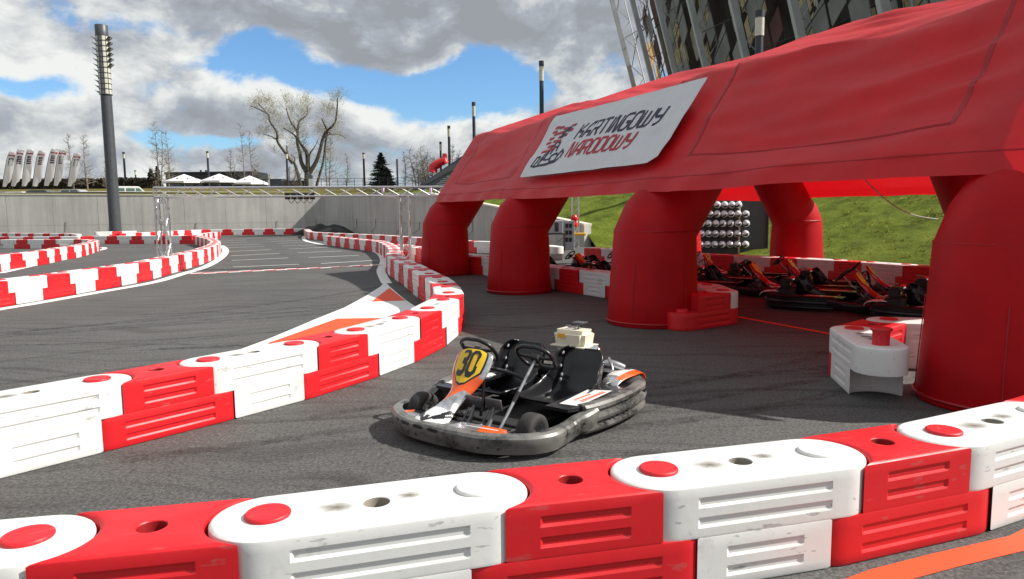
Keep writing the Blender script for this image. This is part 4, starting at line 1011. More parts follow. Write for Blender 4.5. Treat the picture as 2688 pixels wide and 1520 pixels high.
    bm=bmesh.new(); tube(bm,cr([(ex-.02,ey+.22,.34),(ex-.08,ey+.33,.36),(ex-.14,ey+.42,.32)],5),.035,12); tube(bm,cr([(ex-.1,ey+.30,.40),(ex-.02,ey+.36,.38),(ex+.02,ey+.40,.33)],5),.013,8); link('exhaust',bm,M['steel'],eng,smooth=50)
    # rear wheel fairings
    for s in (1,-1):
        bm=bmesh.new(); cy=s*(hw-.14)
        def fg(u,v,cy=cy,s=s):
            a_=math.pi*(u); return Vector((.15-.27*math.cos(a_)*(1),cy+(v-.5)*.23*(1-.35*abs(math.cos(a_))),.20+.095*math.sin(a_)**.8+.018*math.sin(v*math.pi)))
        def mf(u,v): 
            if .30<v<.62 and u<.45: return 1 if int(u*16)%2==0 else 0
            return 2 if v>.70 and u<.75 else (0 if u<.65 else 3)
        grid(bm,fg,24,12,matf=mf if detail else (lambda u,v:2 if v>.5 else 0)); o=link('rear_fairing',bm,[M['kwhite'],M['kblack'],main,M['silver']],root,smooth=60); md=o.modifiers.new('thickness','SOLIDIFY'); md.thickness=.008
    # wide black fins between seats and bumper
    bm=bmesh.new(); box(bm,-.0,.04,-.5,.5,.09,.20,bev=.01); link('rear_guard',bm,M['kblack'],root)
    return root
kart=make_kart('go_kart',True,'30','twin-seat racing kart wearing yellow plate 30, parked alone on the open tarmac',None,M['orange'])
kart.location=(.245+.60*.45+.80*-.09*-1*-1-.0,6.11+.80*.45-.60*-.09*-1*-1,0)
kart.location=Vector((.245,6.11,0))-Vector((-.60,-.80,0))*.45+Vector((.80,-.60,0))*.12
kart.rotation_euler=(0,0,math.atan2(-.80,-.60))
# parked single karts under the tent
kp=make_kart('go_kart',False,'13','single-seat kart with dim plate 13 parked in the tent near the foremost foot','karts parked under the tent',M['kred'])
fdir=Vector((.80,-.60)); ang=math.atan2(fdir.y,fdir.x)
def putk(o,x,y,a=0): o.location=(x,y,0); o.rotation_euler=(0,0,ang+a)
putk(kp,4.65,12.5)
def vary(o,num):
    for ch in o.children:
        if ch.name.startswith('nose_fairing'):
            for g in ch.children:
                if g.name.startswith('race_number'):
                    bm=bmesh.new(); g.data=g.data.copy()
PK=[(3.55,17.9,'5','kart in the rear line behind the third tent foot'),
(6.75,12.2,'3','kart in the rear line nearest the foremost tent foot'),
(2.9,19.9,'8','kart seen far back between the second and third tent feet'),
(7.0,9.6,'7','kart mostly hidden behind the foremost tent foot'),
(3.80,15.0,'7','single-seat kart parked in the tent beside the right edge of the third foot'),
(2.75,16.4,'1','single-seat kart parked half hidden behind the third tent foot'),
(5.75,11.0,'5','single-seat kart parked in the tent, partly hidden by the foremost foot'),
(5.55,14.0,'8','kart in the rear line of the tent with its steering wheel above the others'),
(4.9,16.0,'3','kart in the rear line of the tent near the glowing red back foot'),
(.55,18.6,'1','kart seen between the second and third tent feet, leftmost there'),
(1.75,18.9,'7','kart with its steering wheel raised between second and third tent feet'),
(1.75,16.6,'5','kart seen between second and third tent feet, closest to the third foot')]
for x,y,n_,lab in PK:
    c=copy_tree(kp); c['label']=lab; putk(c,x,y,R.uniform(-.12,.12))
    def rec(o):
        for ch in o.children:
            if ch.name.startswith('race_number'):
                # rebuild this kart's own number on its fairing
                src=ch.parent
                me=NUMS.get(n_)
                if me: ch.data=me
            rec(ch)
    if 'NUMS' not in globals():
        NUMS={}
        for q in ('7','1','5','8','3'):
            tmp=empty('tmp',(0,0,0)); no=make_nose(tmp,0,q,M['kred'])
            for ch in list(no.children):
                if ch.name.startswith('race_number'): NUMS[q]=ch.data
            for ch in list(no.children): bpy.data.objects.remove(ch)
            bpy.data.objects.remove(no); bpy.data.objects.remove(tmp)
    rec(c)
# ------------------------------------------------------------------ aluminium truss gate over the straight
def truss(bm,a,b,s=.27,r=.027,step=.5,up=Vector((0,0,1))):
    a=Vector(a);b=Vector(b); t=(b-a).normalized(); u=up if abs(t.dot(up))<.9 else Vector((t.y,-t.x,0)).normalized() if abs(t.z)<.9 else Vector((1,0,0)); w=t.cross(u).normalized(); u=w.cross(t).normalized()
    c=[u*s/2+w*s/2,u*s/2-w*s/2,-u*s/2-w*s/2,-u*s/2+w*s/2]
    for k in c: tube(bm,[a+k,b+k],r,8)
    n=max(2,int((b-a).length/step))
    for i in range(n):
        p=a.lerp(b,i/n); q=a.lerp(b,(i+1)/n); 
        for j in range(4):
            k0,k1=c[j],c[(j+1)%4]
            if (i+j)%2: k0,k1=k1,k0
            tube(bm,[p+k0,q+k1],r*.55,5,caps=False)
    for e in (a,b): tube(bm,[e+k for k in c],r*.7,5,closed=True)
    return c
GA=Vector((-10.15,20.9,0)); GB=Vector((-3.30,22.3,0)); GZ=2.33
gate=empty('truss_gate',GA,0,'silver aluminium truss gate spanning the start straight','truss gate')
for p,(n0) in ((GA,0),(GB,1)):
    bm=bmesh.new(); truss(bm,p,p+Vector((0,0,GZ-.14)),step=.42); box(bm,p.x-.3,p.x+.3,p.y-.3,p.y+.3,.0,.012); o=link('truss_leg',bm,M['alu'],smooth=50); reloc(o,gate)
dg=(GB-GA).normalized(); bm=bmesh.new(); truss(bm,GA-dg*.16+Vector((0,0,GZ)),GB+dg*3.6+Vector((0,0,GZ)),step=.46); o=link('truss_beam',bm,M['alu'],smooth=50); reloc(o,gate)
# row of five start lights hanging below the beam
st=GA+dg*((G(0,0,-9).x*0)+3.55)+Vector((0,0,GZ-.14)); lights=empty('start_light_bar',st,0,'bar of five black start lights hanging below the truss','start lights')
LS=[AT(px,517,21.6+ (px-746)*.002) for px in (755,771.5,788,804,820)]
bm=bmesh.new(); tube(bm,[LS[0]+Vector((-.1,0,.11)),LS[-1]+Vector((.1,0,.11))],.012,6); o=link('mounting_bar',bm,M['black']); reloc(o,lights)
for q in LS:
    bm=bmesh.new(); box(bm,q.x-.072,q.x+.072,q.y-.05,q.y+.06,q.z-.075,q.z+.10,bev=.012); tube(bm,[(q.x,q.y-.05,q.z),(q.x,q.y-.09,q.z)],.055,14,mi=1)
    box(bm,q.x-.07,q.x+.07,q.y-.12,q.y-.05,q.z+.06,q.z+.068); o=link('start_light',bm,[M['black'],mat('dark_red_lens',(.12,.005,.005),.2)],smooth=30); reloc(o,lights)
for a_,b_ in zip(LS,LS[1:]):
    bm=bmesh.new(); tube(bm,[a_.lerp(b_,t)+Vector((0,.05,-.075-.11*math.sin(math.pi*t))) for t in [k/8 for k in range(9)]],.008,5); o=link('cable_loop',bm,M['black']); reloc(o,lights)
for px,nm in ((1005,'left of'),(1130,'right of')):
    q=AT(px,500,22.2); lp=empty('stage_spotlight',q,0,f'small pale spotlight clamped to the truss beam {nm} the right truss leg','spotlight')
    bm=bmesh.new(); lathe(bm,[(.0,-.07),(.035,-.07),(.05,.02),(.05,.08),(.045,.08),(.0,.05)],14); link('can',bm,mat('pale_pink_can',(.75,.6,.8),.4),lp,smooth=40)
    bm=bmesh.new(); tube(bm,[(-.05,0,0),(-.06,0,.09),(.06,0,.09),(.05,0,0)],.008,5); link('yoke',bm,M['black'],lp)
# truss tower with red bag
TP=Vector((2.95,33.0,0)); tw=empty('truss_tower',TP,0,'free standing aluminium truss tower in front of the grass bank','truss tower')
bm=bmesh.new(); truss(bm,TP,TP+Vector((0,0,4.6)),step=.42,s=.29); o=link('truss_mast',bm,M['alu'],smooth=50); reloc(o,tw)
bm=bmesh.new(); box(bm,TP.x-.45,TP.x+.45,TP.y-.3,TP.y+.3,.55,.66,bev=.02); o=link('yellow_base_tray',bm,M['gold']); reloc(o,tw)
bag=AT(1507,580,32.6); bm=bmesh.new()
rings=[]
for k in range(9):
    z=-.27+.54*k/8; w=.15+.03*math.sin(k*1.3)-.03*(k>6); rings.append([bm.verts.new(bag+Vector((math.cos(q)*w,math.sin(q)*w*.7,z))) for q in [2*math.pi*j/12 for j in range(12)]])
for A_,B_ in zip(rings,rings[1:]):
    for j in range(12): bm.faces.new((A_[j],A_[(j+1)%12],B_[(j+1)%12],B_[j]))
bm.faces.new(rings[0][::-1]); bm.faces.new(rings[-1]); o=link('sandbag',bm,M['redlight'],smooth=60); tag(o,'shiny red bag hanging on the truss tower by the grass','bag')
o.data.materials[0]=mat('glossy_red_vinyl',(.62,.015,.01),.25)
# speaker box, control cabinet, beside the tower
p=G(1488,668); p=Vector((2.6,31.2,0)); cb=empty('loudspeaker_cabinet',p,0,'grey cabinet with dark square openings behind the second tent foot','cabinet')
bm=bmesh.new(); box(bm,-.33,.12,-.25,.3,0,1.25,bev=.02); link('housing',bm,mat('grey_housing',(.28,.29,.31),.5),cb)
for i in range(3):
    for j in range(2): bm=bmesh.new(); box(bm,-.27+j*.16,-.14+j*.16,-.262,-.24,.95-i*.30,1.13-i*.30,bev=.006); link('opening',bm,M['black'],cb)
p=Vector((1.78,30.2,0)); cb=empty('generator_box',p,0,'grey metal box standing on a black table behind the second tent foot','metal box')
bm=bmesh.new(); box(bm,-.38,.38,-.25,.25,.74,1.28,bev=.03); link('housing',bm,mat('grey_metal_box',(.34,.35,.36),.4,metal=.3),cb)
bm=bmesh.new(); box(bm,.02,.2,-.262,-.24,.82,1.2,bev=.01); link('door_panel',bm,M['cardark'],cb)
bm=bmesh.new(); box(bm,-.5,.5,-.32,.32,.70,.735); link('table_top',bm,M['black'],cb)
for sx in (-.45,.45):
    for sy in (-.28,.28): bm=bmesh.new(); tube(bm,[(sx,sy,0),(sx,sy,.7)],.02,6); link('leg',bm,M['black'],cb)
# ------------------------------------------------------------------ big lamp column and the smaller ones
def lamp(x,y,z0,z1,r,label,big=False,group=None):
    t=empty('big_lamp_column' if big else 'lamp_post',(x,y,z0),0,label,'lamp post',group); h=z1-z0; hl=h*(.325 if big else .17)
    bm=bmesh.new(); tube(bm,[(0,0,0),(0,0,h-hl)],[r*1.12,r],24); link('pole',bm,M['pole'] if big else M['poledark'],t,smooth=50)
    if not big:
        bm=bmesh.new(); tube(bm,[(0,0,h-hl),(0,0,h-hl*.28)],r*1.15,16); link('lamp_glass',bm,M['lampglass'],t,smooth=50)
        bm=bmesh.new(); tube(bm,[(0,0,h-hl*.28),(0,0,h)],r*1.2,16); link('cap',bm,M['poledark'],t,smooth=50); return t
    n=11; ca=.8; c0=h-hl+.05; c1=h-ca; st_=(c1-c0)/n; R1=r*1.14
    bm=bmesh.new(); tube(bm,[(0,0,c1),(0,0,h-.02),(0,0,h)],[R1*1.03,R1*1.03,R1*.98],32); link('cap',bm,M['pole'],t,smooth=50)
    bm=bmesh.new(); tube(bm,[(0,0,c0-.05),(0,0,c1)],R1*.80,24); link('lamp_core',bm,M['black'],t,smooth=50)
    for j in range(10):
        a0=2*math.pi*j/10+.15; a1=a0+2*math.pi/10*.80
        for i in range(n):
            z=c0+i*st_; bm=bmesh.new()
            pts=[(R1*math.cos(q),R1*math.sin(q)) for q in (a0,(a0+a1)/2,a1)]; ptsi=[(x_*.93,y_*.93) for x_,y_ in pts[::-1]]
            fins=(j in (4,5,0,9) and i>5) or (j in (4,5) )
            mi=M['lampglass'] if (j%3!=1) else M['lampgrey']
            prism(bm,pts+ptsi,z+.04,z+st_-.04); link('lamp_panel',bm,mi,t)
    for j in (4,5,9,0):
        for i in range(n):
            if j in (9,0) and i<5: continue
            am=2*math.pi*(j+.4)/10+.15; z=c0+i*st_+.05; d_=Vector((math.cos(am),math.sin(am),0)); s_=Vector((-d_.y,d_.x,0))
            bm=bmesh.new(); P=[d_*R1*1.0-s_*.13+Vector((0,0,z)),d_*R1*1.0+s_*.13+Vector((0,0,z)),d_*(R1+.26)+s_*.15+Vector((0,0,z+.24)),d_*(R1+.26)-s_*.15+Vector((0,0,z+.24))]
            lo=[bm.verts.new(p_) for p_ in P]; hi=[bm.verts.new(p_+Vector((0,0,.035))) for p_ in P]
            for f_ in (lo[::-1],hi,[lo[0],lo[1],hi[1],hi[0]],[lo[1],lo[2],hi[2],hi[1]],[lo[2],lo[3],hi[3],hi[2]],[lo[3],lo[0],hi[0],hi[3]]): bm.faces.new(f_)
            link('reflector_fin',bm,M['lampgrey'],t)
    for i in range(n+1):
        bm=bmesh.new(); tube(bm,[(R1*1.01*math.cos(q),R1*1.01*math.sin(q),c0+i*st_) for q in [2*math.pi*k/24 for k in range(24)]],.028,5,closed=True); link('band',bm,M['pole'],t)
    return t
q=AT(303,600,57.0); lamp(q.x,57.0,0,AT(275,66,57.0).z,.39,'huge grey lamp column with a ribbed lantern head on the left',True)
gz=lambda Y:prof(back,max(0,Y-60.5))
LL=[(1995,28,36.0,.19,'lamp post rising behind the tent in front of the stadium'),(1421,160,54,.155,'tallest lamp post above the tent roof, left of the stadium'),
(1243,268,70,.15,'lamp post just right of the red inflatable gate'),(1178,330,84,.15,'lamp post at the left edge of the tent roof'),(1156,372,100,.14,'short looking lamp post beside the red inflatable gate'),
(954,401,110,.15,'lamp post just left of the dark conifer'),(752,400,110,.15,'lamp post left of the big budding tree trunk'),(544,397,110,.15,'lamp post behind the dark pavilion'),(324,399,110,.15,'lamp post just right of the huge lamp column'),(355,447,170,.17,'tiny far lamp post over the hedge')]
for px,py,Y,r,lab in LL:
    q=AT(px,py,Y); z0=4.2 if px>1100 else gz(Y)-.2; lamp(q.x,Y,z0,q.z,r,lab,group='lamp posts on the upper terrace')
q=AT(1042,418,105); pp=empty('plain_pole',(q.x,105,gz(105)),0,'plain dark pole right of the conifer','pole'); bm=bmesh.new(); tube(bm,[(0,0,0),(0,0,q.z-gz(105)-.15)],.13,10); link('shaft',bm,M['poledark'],pp); bm=bmesh.new(); tube(bm,[(0,0,q.z-gz(105)-.15),(0,0,q.z-gz(105))],.15,10); link('cap',bm,M['poledark'],pp)

# ------------------------------------------------------------------ trees
def branch(bm,p,d,L_,r,depth,rng,tw,upb=.25,spread=.6,mi=0,leaf=None,seg=4,kids=(2,3)):
    pts=[p.copy()]; rs=[r]; dd=d.normalized()
    for i in range(seg):
        dd=(dd+Vector((rng.uniform(-1,1),rng.uniform(-1,1),rng.uniform(-.5,1)*upb*2))*.16).normalized(); pts.append(pts[-1]+dd*L_/seg); rs.append(r*(1-.55*(i+1)/seg))
    tube(bm,pts,rs,5 if r<.06 else 7,mi=mi,caps=False)
    if depth==0:
        if leaf: leaf(pts[-1]); leaf(pts[-2])
        return
    for i in range(rng.randint(*kids)):
        k=rng.randint(1,len(pts)-1); a=Vector((rng.uniform(-1,1),rng.uniform(-1,1),rng.uniform(-.4,1))).normalized()
        branch(tw,pts[k],(dd*(1-spread)+a*spread),L_*rng.uniform(.55,.8),max(.009,rs[k]*.55),depth-1,rng,tw,upb,spread,mi,leaf,seg=3,kids=kids)
def tree_parts(root,trunk,crown,tm,cm):
    link('trunk',trunk,tm,root); link('crown',crown,cm,root)
# big budding tree: limbs traced in the plane of the tree, each given its own depth
Yt=118.0
def tp(x,y): return (640+x/4.853, 230+y/4.853)
LIMB=[([(815,1240),(815,1080)],.62,.55,0,0),
([(800,1075),(735,960),(715,830),(680,700),(680,570),(590,420),(540,260)],.40,.09,.6,1.2),([(815,1060),(805,850),(745,750),(640,600),(500,510)],.42,.08,0,-2.5),([(680,570),(710,430),(800,350),(815,240)],.2,.07,.9,2.2),
([(840,1080),(920,950),(970,800),(1010,640),(1060,550),(1160,450),(1190,250),(1190,130)],.40,.08,.5,-1.5),([(1060,550),(1030,480),(990,390)],.16,.06,-.6,-2),([(1010,660),(1080,600),(1220,600),(1300,650)],.15,.05,0,2),
([(820,1000),(840,850),(900,760),(945,670)],.2,.06,.3,2.5),([(805,880),(780,790)],.2,.08,-1,-2)]
LIMB2=[([(725,1265),(690,1100),(640,960),(570,890),(545,740)],.42,.12,.5,1.5),([(620,960),(560,880),(530,835),(430,690),(420,570),(330,430),(315,350),(200,280),(90,235)],.32,.06,.2,-1.5),([(420,660),(340,620),(240,590)],.12,.05,.4,1),([(315,350),(240,260),(180,200)],.12,.05,.2,-2),([(640,960),(650,900),(600,850)],.15,.07,0,2)]
LIMB3=[([(930,1240),(960,1130),(1010,950),(1040,700),(1070,570),(1110,600)],.30,.08,.4,-1)]
def limbtree(name,limbs,label,clouds,seed,Yt=Yt):
    rng=random.Random(seed); base=AT(*tp(*limbs[0][0][0]),Yt); base.z=gz(Yt)-.3
    root=empty(name,base,0,label,'tree'); bt=bmesh.new(); cw=bmesh.new()
    def leaf(p):
        for _ in range(1):
            q=p+Vector((rng.gauss(0,.25),rng.gauss(0,.25),rng.gauss(0,.25))); s=rng.uniform(.03,.065); n=Vector((rng.uniform(-1,1),rng.uniform(-1,1),rng.uniform(-1,1))).normalized(); a=n.orthogonal().normalized()*s; b=n.cross(a)
            f=cw.faces.new([cw.verts.new(q+a),cw.verts.new(q+b),cw.verts.new(q-a),cw.verts.new(q-b)]); f.material_index=0
    for pts,r0,r1,dy0,dy1 in limbs:
        n=len(pts); P=[]
        for i,(x,y) in enumerate(pts):
            t=i/(n-1); P.append(AT(*tp(x,y),Yt+dy0*t+dy1*t*t*1.5))
        if pts[0][1]>1200: P.insert(0,Vector((P[0].x,P[0].y,base.z-.2)))
        P=[v-base for v in cr(P,4)]; N=len(P); rs=[r0+(r1-r0)*(i/(N-1))**.8 for i in range(N)]
        tube(bt,P,rs,9)
        for i in range(N):
            if i/N<.30 and n>3: continue
            for _ in range(1):
                a=Vector((rng.uniform(-1,1),rng.uniform(-1,1),rng.uniform(-.35,1))).normalized()
                branch(cw,P[i],a,rng.uniform(.9,2.0),max(.016,rs[i]*.22),2,rng,cw,.35,.55,leaf=leaf,kids=(1,3))
    for (x,y,rx,ry,cnt) in clouds:      # twig fans at the tips of the limbs
        for _ in range(int(cnt*.9)):
            u,v=rng.gauss(0,.42),rng.gauss(0,.42); p=AT(*tp(x+u*rx,y+v*ry),Yt+rng.uniform(-2.2,2.2))-base
            branch(cw,p,Vector((rng.uniform(-1,1),rng.uniform(-1,1),rng.uniform(0,1.4))),rng.uniform(.6,1.2),.014,1,rng,cw,.5,.6,leaf=leaf,kids=(2,3))
    tree_parts(root,bt,cw,M['bark'],M['twig'])
limbtree('budding_tree',LIMB,'big budding tree with three spreading grey limbs behind the white pillar',[(545,190,90,120,60),(600,330,120,130,60),(770,200,130,120,90),(760,330,110,110,60),(700,480,120,120,70),(1190,140,120,90,80),(1050,290,130,110,80),(1130,330,120,120,60),(960,540,110,110,60),(1190,500,110,110,60),(760,640,110,110,50),(590,560,120,100,50),(1220,640,90,60,25)],3)
limbtree('budding_tree',LIMB2,'budding tree leaning left whose crown droops towards the pavilion',[(210,200,120,110,80),(330,190,110,110,70),(120,250,90,70,35),(300,440,110,110,60),(250,580,100,80,50),(420,400,90,120,50),(470,640,110,100,40),(360,300,90,90,40),(600,730,80,80,30),(420,830,90,50,20)],5,Yt+3)
limbtree('budding_tree',LIMB3,'slim budding tree right of the white pillar',[(1080,760,110,130,30),(1110,900,100,120,25)],9,Yt+1.5)
def thin_tree(px,pyt,pyb,Y,label,seed,wid=.8,stems=1,dark=True):
    rng=random.Random(seed); top=AT(px,pyt,Y); zb=gz(Y)-.3; root=empty('bare_tree',(top.x,Y,zb),0,label,'tree','thin bare trees beyond the terrace'); bt=bmesh.new(); cw=bmesh.new(); H_=top.z-zb
    for s in range(stems):
        ox=(s-(stems-1)/2)*.9; P=[Vector((ox*.4+ox*.8*t+.12*math.sin(5*t+seed),.1*math.sin(4*t),H_*(1-.12*s)*t)) for t in [i/10 for i in range(11)]]
        tube(bt,P,[.10*(1-.86*i/10) for i in range(11)],6)
        for i in range(2,11):
            for _ in range(5):
                q=2*math.pi*rng.random(); L_=H_*.11*wid*(1.25-i/11)*2.0*rng.uniform(.6,1.1)
                branch(cw,P[i]-Vector((0,0,rng.uniform(0,H_*.08))),Vector((math.cos(q),math.sin(q),rng.uniform(.1,.6))),L_,.03,2,rng,cw,.3,.55,kids=(2,3))
    tree_parts(root,bt,cw,M['twigdark'],M['twigdark'])
TT=[(180,352,0,95,'thin bare tree right behind the white feather flags',1,.8,1),(218,357,0,94,'thin bare tree between the flags and the huge lamp column',2,.9,1),(275,420,0,98,'very faint small bare tree by the huge lamp column',3,.7,1),
(412,322,0,110,'tall thin bare tree left of the dark pavilion',4,.8,2),(436,345,0,113,'thin bare tree at the left corner of the pavilion',5,.8,1),(632,327,0,112,'tall thin bare tree rising behind the pavilion roof',6,.7,1),(655,345,0,114,'bushier bare tree behind the right half of the pavilion',7,.9,1),(605,398,0,118,'low bare tree behind the pavilion roof middle',8,1.0,1),
(857,340,0,122,'bare tree behind the right limb of the big budding tree',10,.9,2),(909,405,0,112,'small bare spruce shaped tree right of the budding trees',11,.7,1),(1062,400,0,125,'small bare tree right of the plain dark pole',12,.8,1),(1095,395,0,108,'dense bare shrub tree left of the red inflatable gate',13,1.3,3),(1122,385,0,110,'bare tree directly behind the red inflatable gate',14,1.3,3),(1195,385,0,112,'bare tree peeking between two lamp posts left of the tent',15,1.0,2),(765,440,0,120,'low bare tree behind the left leaning budding tree',16,1.1,2)]
for px,t_,b_,Y,lab,sd,w_,s_ in TT: thin_tree(px,t_,b_,Y,lab,sd,w_,s_)
def conifer(px,pyt,Y,wpx,label,seed):
    rng=random.Random(seed); top=AT(px,pyt,Y); zb=gz(Y)-.2; H_=top.z-zb; Rb=wpx/F*Y/2; root=empty('conifer',(top.x,Y,zb),0,label,'conifer tree','conifers beyond the terrace'); bt=bmesh.new(); cw=bmesh.new(); tube(bt,[(0,0,0),(0,0,H_*.97)],[.16,.02],7)
    z=H_*.06
    while z<H_*.985:
        t=z/H_; Rz=Rb*(1-t)**.75*rng.uniform(.75,1.1)
        for _ in range(8):
            q=rng.random()*6.283; L_=Rz*rng.uniform(.65,1.15)+.08; d_=Vector((math.cos(q),math.sin(q),.0)); n=max(5,int(L_*11))
            for k in range(n):
                s=(k+1)/n; c=d_*L_*s+Vector((0,0,z-.22*L_*s+.14*L_*s*s)); w=.13+.15*(1-s)
                for _ in range(3):
                    a=Vector((rng.gauss(0,1),rng.gauss(0,1),rng.gauss(-.3,.5))).normalized()*w; b=a.cross(Vector((rng.gauss(0,1),rng.gauss(0,1),rng.gauss(0,1)))).normalized()*w*.35
                    f=cw.faces.new([cw.verts.new(c-b),cw.verts.new(c+a),cw.verts.new(c+b),cw.verts.new(c-a*.5)])
        z+=H_*.022
    tree_parts(root,bt,cw,M['bark'],M['needle'])
conifer(999,400,108,84,'dark pointed conifer right of the budding trees',1); conifer(395,443,112,36,'small dark conifer left of the pavilion',2); conifer(412,436,113,30,'dark conifer touching the left corner of the pavilion',3); conifer(1014,440,106,60,'low spreading conifer at the foot of the pointed one',4)
# hedge band
def leafmass(name,a,b,h,th,label,m,cnt,cat='hedge'):
    rng=random.Random(1); bm=bmesh.new(); a=Vector(a);b=Vector(b); t=(b-a).normalized(); w=Vector((-t.y,t.x,0)); L_=(b-a).length
    for _ in range(cnt):
        s=rng.random(); hh=h*(1+.10*noise.noise(Vector((s*L_*.3,0,0)))); c=a+t*L_*s+w*rng.uniform(-.5,.5)*th+Vector((0,0,hh*rng.random()**.8)); sz=rng.uniform(.10,.26)
        n=Vector((rng.gauss(0,1),rng.gauss(0,1),rng.gauss(0,1))).normalized(); x_=n.orthogonal().normalized()*sz; y_=n.cross(x_)
        bm.faces.new([bm.verts.new(c+x_),bm.verts.new(c+y_),bm.verts.new(c-x_),bm.verts.new(c-y_)])
    box(bm,0,L_,-th*.3,th*.3,-.3,h*.85,0,Matrix.Translation(a)@Matrix.Rotation(math.atan2(t.y,t.x),4,'Z'))
    o=link(name,bm,m); tag(o,label,cat); return o
hb=AT(0,470,104).z; leafmass('hedge',(-95,104,gz(104)-.2),(-52,106,gz(104)-.2),hb-gz(104)+.2,1.6,'long brown leafless hedge across the far left of the terrace',M['hedge'],9000)
# ------------------------------------------------------------------ pavilion, parasols, low buildings, fence, sign pillar
def AZ(px,py,Y): return AT(px,py,Y)
Yp=122; pz=gz(Yp)-.3; a=AZ(434,452,Yp); b=AZ(668,455,Yp); 
pv=empty('dark_pavilion',(a.x,Yp,pz),0,'low dark clad pavilion behind three white parasols','pavilion'); W_=b.x-a.x; Hh=a.z-pz
bm=bmesh.new(); box(bm,0,W_,0,6,0,Hh-.25); link('wall',bm,M['darkclad'],pv)
bm=bmesh.new(); box(bm,-.1,W_+.1,-.25,6.1,Hh-.25,Hh); link('roof_edge',bm,M['poledark'],pv)
for k in range(6):
    x0=W_*(.05+.155*k); bm=bmesh.new(); box(bm,x0,x0+W_*.12,-.04,.05,.5,Hh-1.1); w_=link('window',bm,M['glassd'],pv)
for x0 in (.37,.43,.985): bm=bmesh.new(); tube(bm,[(W_*x0,1.0,Hh),(W_*x0,1.0,Hh+.35)],.16,10); link('roof_vent',bm,M['poledark'],pv)
bm=bmesh.new(); box(bm,W_+.15,W_+1.9,.8,4,0,Hh-.45); link('side_annex',bm,M['stgrey'],pv)
for i,(px,pyt,pxe,lab) in enumerate(((483,457,100,'leftmost of the three white parasols by the pavilion'),(575,456,97,'middle one of the three white parasols by the pavilion'),(655,461,90,'rightmost of the three white parasols by the pavilion'))):
    Yu=104+i*.8; top=AT(px,pyt,Yu); zb=gz(Yu)-.1; Rr=pxe/2/F*Yu; pr=empty('parasol',(top.x,Yu,zb),0,lab,'parasol','white parasols by the pavilion'); Ht=top.z-zb
    bm=bmesh.new(); tube(bm,[(0,0,0),(0,0,Ht)],.05,8); link('pole',bm,M['alu'],pr)
    bm=bmesh.new(); c=bm.verts.new((0,0,Ht)); n=8; ring=[bm.verts.new((Rr*math.cos(2*math.pi*(k+.5)/n),Rr*math.sin(2*math.pi*(k+.5)/n),Ht-1.05)) for k in range(n)]; low=[bm.verts.new((v.co.x*1.0,v.co.y*1.0,Ht-1.05-.30+.04*((k)%2))) for k,v in enumerate(ring)]
    for k in range(n): bm.faces.new((c,ring[k],ring[(k+1)%n])); bm.faces.new((ring[k],low[k],low[(k+1)%n],ring[(k+1)%n]))
    link('canopy',bm,M['umb'],pr)
    bm=bmesh.new()
    for k in (4,5,6,7):
        a_=ring_c=None; q0,q1=2*math.pi*(k+.5)/n,2*math.pi*(k+1.5)/n; P=lambda r,q,dz:(r*math.cos(q),r*math.sin(q),Ht-1.05*r/Rr+.03+dz)
        for t0 in (.30,): f_=poly(bm,[P(Rr*.55,q0+(q1-q0)*t0,0),P(Rr*.72,q0+(q1-q0)*t0,0),P(Rr*.68,q0+(q1-q0)*(t0+.2),0),P(Rr*.56,q0+(q1-q0)*(t0+.16),0)])
    link('dark_emblem',bm,mat('parasol_emblem',(.12,.03,.06),.7),pr)
# long low structures between pavilion and pillar
def lowbox(name,px0,px1,py,Y,label,m,cat):
    a=AT(px0,py,Y); b=AT(px1,py,Y); r=empty(name,(a.x,Y,gz(Y)-.2),0,label,cat); H_=a.z-gz(Y)+.2; bm=bmesh.new(); box(bm,0,b.x-a.x,0,3,0,H_-.12); link('wall',bm,m,r); bm=bmesh.new(); box(bm,-.1,b.x-a.x+.1,-.1,3.1,H_-.12,H_); link('roof_edge',bm,M['poledark'],r)
    bm=bmesh.new(); box(bm,(b.x-a.x)*.3,(b.x-a.x)*.6,-.03,.05,0.1,H_-.5); link('door',bm,M['glassd'],r)
lowbox('dark_container',686,738,470,124,'low dark container right of the pavilion',M['cardark'],'container'); lowbox('orange_kiosk',738,796,474,126,'low orange brown kiosk behind the left leaning tree',M['brick'],'kiosk'); lowbox('blue_container',794,806,476,123,'small bluish container left of the white pillar',M['darkclad'],'container')
Ys=98; a=AT(806,452,Ys); b=AT(820,452,Ys); sp=empty('sign_pillar',(a.x,Ys,gz(Ys)-.2),0,'tall white sign pillar with a slanted top before the big tree','sign pillar'); H_=a.z-gz(Ys)+.2; w=b.x-a.x
bm=bmesh.new(); M4=Matrix(((1,0,0,0),(0,0,-1,0),(0,1,0,0),(0,0,0,1))); prism(bm,[(0,0),(w,0),(w,H_-.45),(0,H_)],-.3,0,0,M4); link('pillar',bm,M['lampgrey'],sp)
bm=bmesh.new(); box(bm,w*.25,w*1.0,-.06,-.01,.3,H_-.9); link('white_face',bm,M['umb'],sp)
